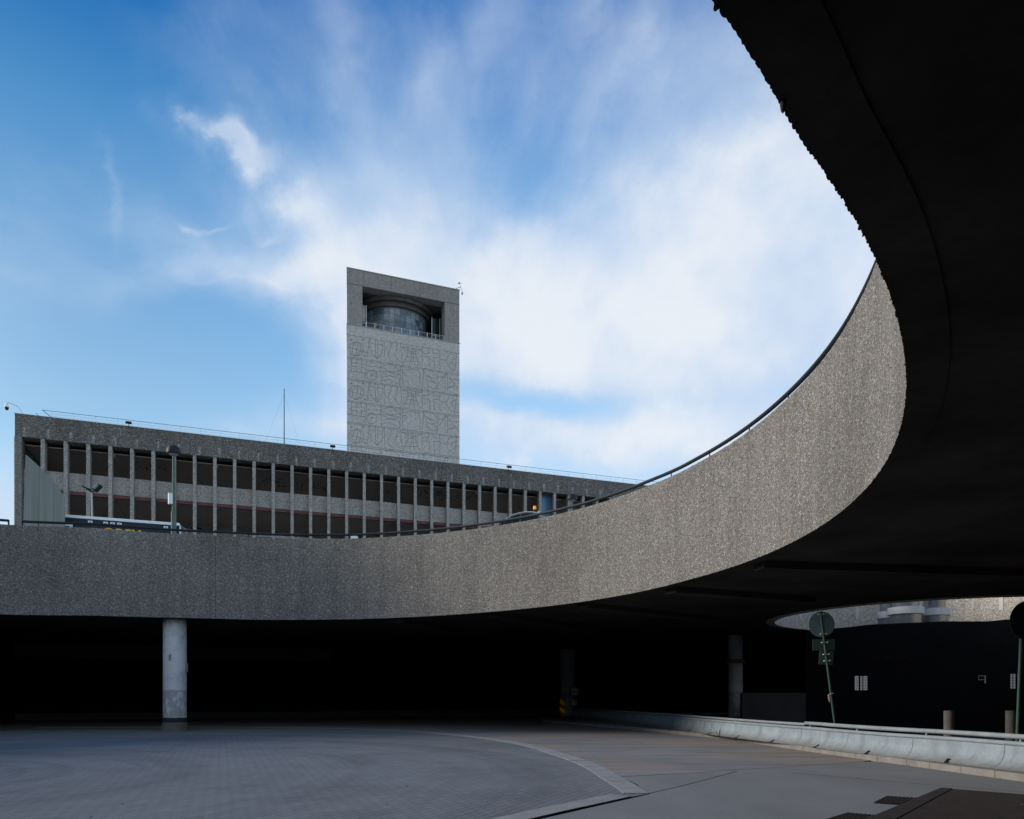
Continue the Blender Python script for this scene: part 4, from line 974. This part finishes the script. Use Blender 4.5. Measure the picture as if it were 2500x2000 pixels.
# timber hoarding
Yh = 39.5
hb = [(57, 1268), (62.5, 1110), (85, 1130), (111, 1155), (135, 1183), (156, 1212), (158, 1300), (57, 1300)]
bm = bmesh.new(); a = []; b = []
for x, y in hb:
    X = U(x)*Yh; z_ = CAMZ+V(y)*Yh
    if y > 1290: z_ = DZ
    a.append(bm.verts.new((X-U(57)*Yh, 0, z_-DZ))); b.append(bm.verts.new((X-U(57)*Yh, .08, z_-DZ)))
bm.faces.new(a); bm.faces.new(b)
for i in range(len(a)): bm.faces.new((a[i], a[(i+1)%len(a)], b[(i+1)%len(a)], b[i]))
bmesh.ops.triangulate(bm, faces=[f for f in bm.faces if len(f.verts) > 4], ngon_method='EAR_CLIP')
o = new_obj('timber_hoarding', bm, M['boards'], loc=(U(57)*Yh, Yh, DZ)); o.rotation_euler = (0, 0, 0); tag(o, 'grey green vertical board hoarding with a sloping top in front of the office block', 'hoarding')
# bus
YB = 40.6; rzb = R(21.04)
bx0 = U(150)*YB
bus = empty('bus', (bx0, YB, DZ), rzb); tag(bus, 'navy bus with white roof edge and yellow lettering parked behind the parapet', 'bus')
tb = lambda x: (-bx0+YB*U(x))/(.9333-.359*U(x))
BLn = tb(438); BH = CAMZ+V(1256)*(YB+.359*tb(157))-DZ
new_obj('body', B(tb(66), BLn, 0, 2.5, .35, BH-.16, bevel=.04), M['navy'], bus)
new_obj('roof', B(tb(66)-.02, BLn+.02, -.03, 2.53, BH-.158, BH+.0, bevel=.03), M['white'], bus)
new_obj('side_windows', B(tb(66)+.4, BLn-.6, -.012, 0.0, 1.25, 1.95), M['dark_glass'], bus)
bm = bmesh.new(); box(bm, BLn+.002, BLn+.06, -.02, 2.52, 1.0, BH-.17); new_obj('front_frame', bm, M['white'], bus)
new_obj('windscreen', B(BLn+.062, BLn+.08, .15, 2.35, 1.2, BH-.4), M['dark_glass'], bus)
bm = bmesh.new(); box(bm, tb(150), tb(177.5), -.03, -.002, BH-.62, BH-.44); box(bm, tb(170), tb(177.5), -.032, -.002, BH-.92, BH-.622); new_obj('white_panel', bm, M['white'], bus)
new_obj('yellow_panel', B(tb(180.5), tb(231), -.02, -.001, BH-1.02, BH-.66), M['yellow'], bus)
text_mesh('lettering', 'COPY', .72, M['yellow'], bus, loc=(tb(297), -.012, BH-1.07), rot=(R(90), 0, 0))
for x in (220.5, 258, 275, 291.5, 405):
    t = tb(x); pl = new_obj('vent_plate', B(t-.11, t+.11, -.014, -.001, BH-.44, BH-.24), M['white'], bus)
    new_obj('vent', disc(bmesh.new(), (t, -.016, BH-.34), .07, (0, -1, 0), .006, 18), M['grey'], pl)
for t in (tb(66)+1.5, BLn-2.0):
    for yy in (.14, 2.36):
        wh = new_obj('wheel', disc(bmesh.new(), (t, yy, .48), .48, (0, 1, 0), .28, 28), M['rubber'], bus); new_obj('rim', disc(bmesh.new(), (t, yy-.15 if yy < 1 else yy+.15, .48), .26, (0, 1, 0), .02, 20), M['grey'], wh)
new_obj('mirror_arm', T([(BLn+.05, .0, BH-.15), (BLn+.35, -.1, BH-.35), (BLn+.45, -.12, BH-.95)], .025, 6), M['grey'], bus)
# street lamps with black domes
def dome_lamp(x, Y, ytop, ybase_pole, rdome, lab, box_=False):
    X = U(x)*Y; zt = CAMZ+V(ytop)*Y-DZ
    o = empty('street_lamp', (X, Y, DZ)); tag(o, lab, 'street lamp', 'dome street lamps on the deck')
    zs = 3.25*.85
    bm = bmesh.new(); tube(bm, [(0, 0, 0), (0, 0, zs), (0, 0, zs+.02), (0, 0, zt-.35)], [.125, .125, .085, .06], 14); new_obj('pole', bm, M['green_pole'], o, smooth=True)
    h_ = rdome*1.28
    new_obj('shade', lathe([(rdome*.78, zt-h_), (rdome*.97, zt-h_*.92), (rdome, zt-h_*.72), (rdome*.95, zt-h_*.45), (rdome*.80, zt-h_*.22), (rdome*.5, zt-h_*.05), (.03, zt)], 32), M['black'], o, smooth=True)
    new_obj('bowl', lathe([(rdome*.2, zt-h_*1.14), (rdome*.5, zt-h_*1.1), (rdome*.70, zt-h_*1.005)], 28), M['grey'], o, smooth=True)
    if box_:
        mm = Matrix.Rotation(R(35), 4, 'Z'); bm = bmesh.new(); z0 = CAMZ+V(1232)*Y-DZ; box(bm, -.24, -.06, -.10, .10, z0, z0+.52, mm); new_obj('sign_plate', bm, M['steel_light'], o)
    return o
dome_lamp(424, 37.2, 1088, 1305, .335, 'green street lamp with black dome shade in front of the office piers', True)
dome_lamp(1397, 45, 1206, 1290, .30, 'distant street lamp with black dome shade just above the sloping handrail')
# twin head lamp
Yt = 44.5; o = empty('twin_lamp', (U(229)*Yt, Yt, DZ)); tag(o, 'grey lamp post with two splayed flat black lamp heads above the bus', 'street lamp')
zt = CAMZ+V(1203)*Yt-DZ
new_obj('pole', T([(0, 0, 0), (-.12, 0, zt)], [.07, .05], 10), M['grey'], o)
def head(p0, p1, wd):
    p0, p1 = Vector(p0), Vector(p1); d_ = (p1-p0); e = d_.normalized(); n_ = Vector((-e.z, 0, e.x))
    bm = bmesh.new(); q = [p0-n_*wd*.5, p1-n_*wd*.35, p1+n_*wd*.5, p0+n_*wd*.7]
    vs = [bm.verts.new(v_+Vector((0, yy, 0))) for yy in (-.16, .16) for v_ in q]
    for f in ((3,2,1,0),(4,5,6,7),(0,1,5,4),(1,2,6,5),(2,3,7,6),(3,0,4,7)): bm.faces.new([vs[i] for i in f])
    return bm
hl = new_obj('lamp_head', head((-.22, 0, zt+.16), (-.60, 0, zt+.36), .10), M['black'], o)
hl = new_obj('lamp_head', head((.06, 0, zt+.10), (.42, 0, zt+.42), .17), M['black'], o)
new_obj('lens', head((.14, -.17, zt+.19), (.36, -.17, zt+.38), .08), M['grey'], hl)
new_obj('yoke', T([(-.35, -.02, zt+.26), (-.12, 0, zt+.02), (.12, 0, zt+.15)], .05, 8), M['black'], o)
# car
Yc = 33.4
car = empty('parked_car', (U(1277)*Yc, Yc, DZ), R(153)); tag(car, 'dark grey hatchback with silver roof edge just visible over the parapet', 'car'); car.scale = (.84, 1, 1.085)
prof = [(-1.75, .3), (1.8, .3), (1.85, .7), (1.7, .88), (.98, 1.0), (.78, 1.17), (.55, 1.32), (.25, 1.43), (-.1, 1.48), (-.5, 1.50), (-.9, 1.47), (-1.2, 1.40), (-1.42, 1.25), (-1.62, 1.0), (-1.78, .8)]
def side_prism(pr, y0, y1):
    bm = bmesh.new(); A = [[bm.verts.new((x, yy*(1-.16*max(0, z_-.95)/.5), z_)) for x, z_ in pr] for yy in (y0, y1)]
    bm.faces.new(A[0]); bm.faces.new(A[1]); n_ = len(pr)
    for i in range(n_): bm.faces.new((A[0][i], A[0][(i+1)%n_], A[1][(i+1)%n_], A[1][i]))
    bmesh.ops.triangulate(bm, faces=[f for f in bm.faces if len(f.verts) > 4], ngon_method='EAR_CLIP'); return bm
new_obj('body', side_prism(prof, -.80, .80), M['car'], car)
def flank(x, z_, o_=.006): return .80*(1-.16*max(0, z_-.95)/.5)+o_
for sgn in (-1, 1):
    for wpts in (((.80, 1.02), (.66, 1.15), (.48, 1.27), (.22, 1.375), (-.10, 1.425), (-.22, 1.43), (-.22, 1.02)), ((-.30, 1.02), (-.30, 1.435), (-.55, 1.44), (-.88, 1.415), (-1.10, 1.35), (-1.28, 1.22), (-1.42, 1.02))):
        bm = bmesh.new(); bm.faces.new([bm.verts.new((x, sgn*flank(x, z_), z_)) for x, z_ in wpts]); bmesh.ops.solidify(bm, geom=bm.faces[:], thickness=.01); new_obj('side_window', bm, M['dark_glass'], car)
    new_obj('roof_rail', T([(x, sgn*flank(x, z_, -.005), z_+.004) for x, z_ in ((.93, 1.03), (.76, 1.17), (.53, 1.325), (.24, 1.435), (-.1, 1.485), (-.5, 1.505), (-.9, 1.475), (-1.2, 1.40), (-1.42, 1.24))], .02, 6), M['silver'], car, smooth=True)
    new_obj('wing_mirror', B(.62, .80, sgn*.93-.09, sgn*.93+.09, 1.02, 1.15, bevel=.02), M['black'], car)
    new_obj('headlight', B(1.74, 1.86, sgn*.58-.16, sgn*.58+.16, .62, .75), M['white'], car)
    for t in (-1.15, 1.2):
        wh = new_obj('wheel', disc(bmesh.new(), (t, sgn*.73, .29), .29, (0, 1, 0), .18, 24), M['rubber'], car); new_obj('rim', disc(bmesh.new(), (t, sgn*.825, .29), .17, (0, 1, 0), .02, 18), M['grey'], wh)
for a_, b_, nm in (((.94, 1.04), (.30, 1.425), 'windscreen'), ((-1.24, 1.385), (-1.58, 1.06), 'rear_window')):
    bm = bmesh.new(); vs = [bm.verts.new((x, yy, z_+.006)) for (x, z_), yy in ((a_, -.66), (a_, .66), (b_, .58), (b_, -.58))]; bm.faces.new(vs); bmesh.ops.solidify(bm, geom=bm.faces[:], thickness=.012); new_obj(nm, bm, M['dark_glass'], car)
# service vehicle with amber beacon
Yv = 36.0; vz = DZ
zb_ = CAMZ+V(1241)*Yv-vz
sv = empty('service_vehicle', (U(1311)*Yv, Yv, vz), R(10)); tag(sv, 'dark service vehicle with an orange beacon behind the parked car', 'service vehicle')
new_obj('cab', B(-.1, 1.6, .1, 1.7, .4, zb_-.42, bevel=.08), M['car'], sv); new_obj('cab_window', B(.1, 1.4, .088, .10, 1.1, zb_-.6), M['dark_glass'], sv)
for t in (.3, 1.3):
    for yy in (.1, 1.6): new_obj('wheel', disc(bmesh.new(), (t, yy, .4), .4, (0, 1, 0), .25, 20), M['rubber'], sv)
new_obj('beacon_stem', T([(-.07, .2, zb_-.45), (-.07, .2, zb_)], .03, 6), M['black'], sv)
new_obj('beacon_base', lathe([(.07, zb_-.12), (.075, zb_-.02)], 14, (-.07, .2)), M['black'], sv)
new_obj('beacon', lathe([(.07, zb_-.02), (.078, zb_+.08), (.06, zb_+.14), (.02, zb_+.16)], 16, (-.07, .2)), M['amber'], sv, smooth=True)
new_obj('work_lamp', B(.06, .18, .12, .22, zb_-.26, zb_-.10), M['silver'], sv)
o = new_obj('junction_cabinet', B(U(856)*36.5, U(871)*36.5, 36.5, 36.8, DZ, CAMZ+V(1309)*36.5+.02), M['white']); tag(o, 'small white cabinet just showing above the parapet', 'cabinet')

# ------------------------------------------------------------------ drain grates
def grate(quad, name_label, n_, frame=None):
    q = [Vector((p[0], p[1])) for p in quad]; c_ = q[0]
    o = empty('drain_grate', (c_.x, c_.y, 0)); tag(o, name_label, 'grate', 'steel grates in the concrete apron')
    def pt(a_, b_, z_): p = q[0].lerp(q[1], a_).lerp(q[3].lerp(q[2], a_), b_); return (p.x-c_.x, p.y-c_.y, z_)
    bm = bmesh.new(); bm.faces.new([bm.verts.new(pt(a_, b_, -.003)) for a_, b_ in ((0,0),(1,0),(1,1),(0,1))]); new_obj('pan', bm, M['black'], o)
    bm = bmesh.new()
    for k in range(n_):
        a0, a1 = (k+.12)/n_, (k+.74)/n_
        vs = [bm.verts.new(pt(a_, b_, z_)) for z_ in (.0, .014) for a_, b_ in ((a0, 0), (a1, 0), (a1, 1), (a0, 1))]
        for f in ((3,2,1,0),(4,5,6,7),(0,1,5,4),(1,2,6,5),(2,3,7,6),(3,0,4,7)): bm.faces.new([vs[i] for i in f])
    new_obj('bars', bm, M['rust'], o)
    if frame:
        bm = bmesh.new(); w0, w1 = frame
        vs = [bm.verts.new(pt(a_, b_, z_)) for z_ in (.0, .022) for a_, b_ in ((0, -w0), (1, -w0), (1, 0), (0, 0))]
        for f in ((3,2,1,0),(4,5,6,7),(0,1,5,4),(1,2,6,5),(2,3,7,6),(3,0,4,7)): bm.faces.new([vs[i] for i in f])
        new_obj('frame', bm, M['rust'], o)
g1 = [(5.98, 12.1), (6.55, 11.75), (5.95, 11.0), (5.43, 11.38)]
grate(g1, 'small rusty drain grate beside the big one, farther of the two small ones', 12)
g2 = [(4.58, 10.36), (5.1, 10.0), (4.6, 9.35), (4.0, 9.75)]
grate(g2, 'small rusty drain grate at the lower picture edge, nearer of the two small ones', 12)
big = [(7.55, 13.05), (4.1, 8.9), (9.0, 5.0), (11.5, 9.5)]
big = [(7.55, 13.0), (3.6, 8.1), (9.0, 4.4), (9.7, 10.9)]
grate(big, 'large rusty steel grate in the corner of the apron', 46, (.055, 0))
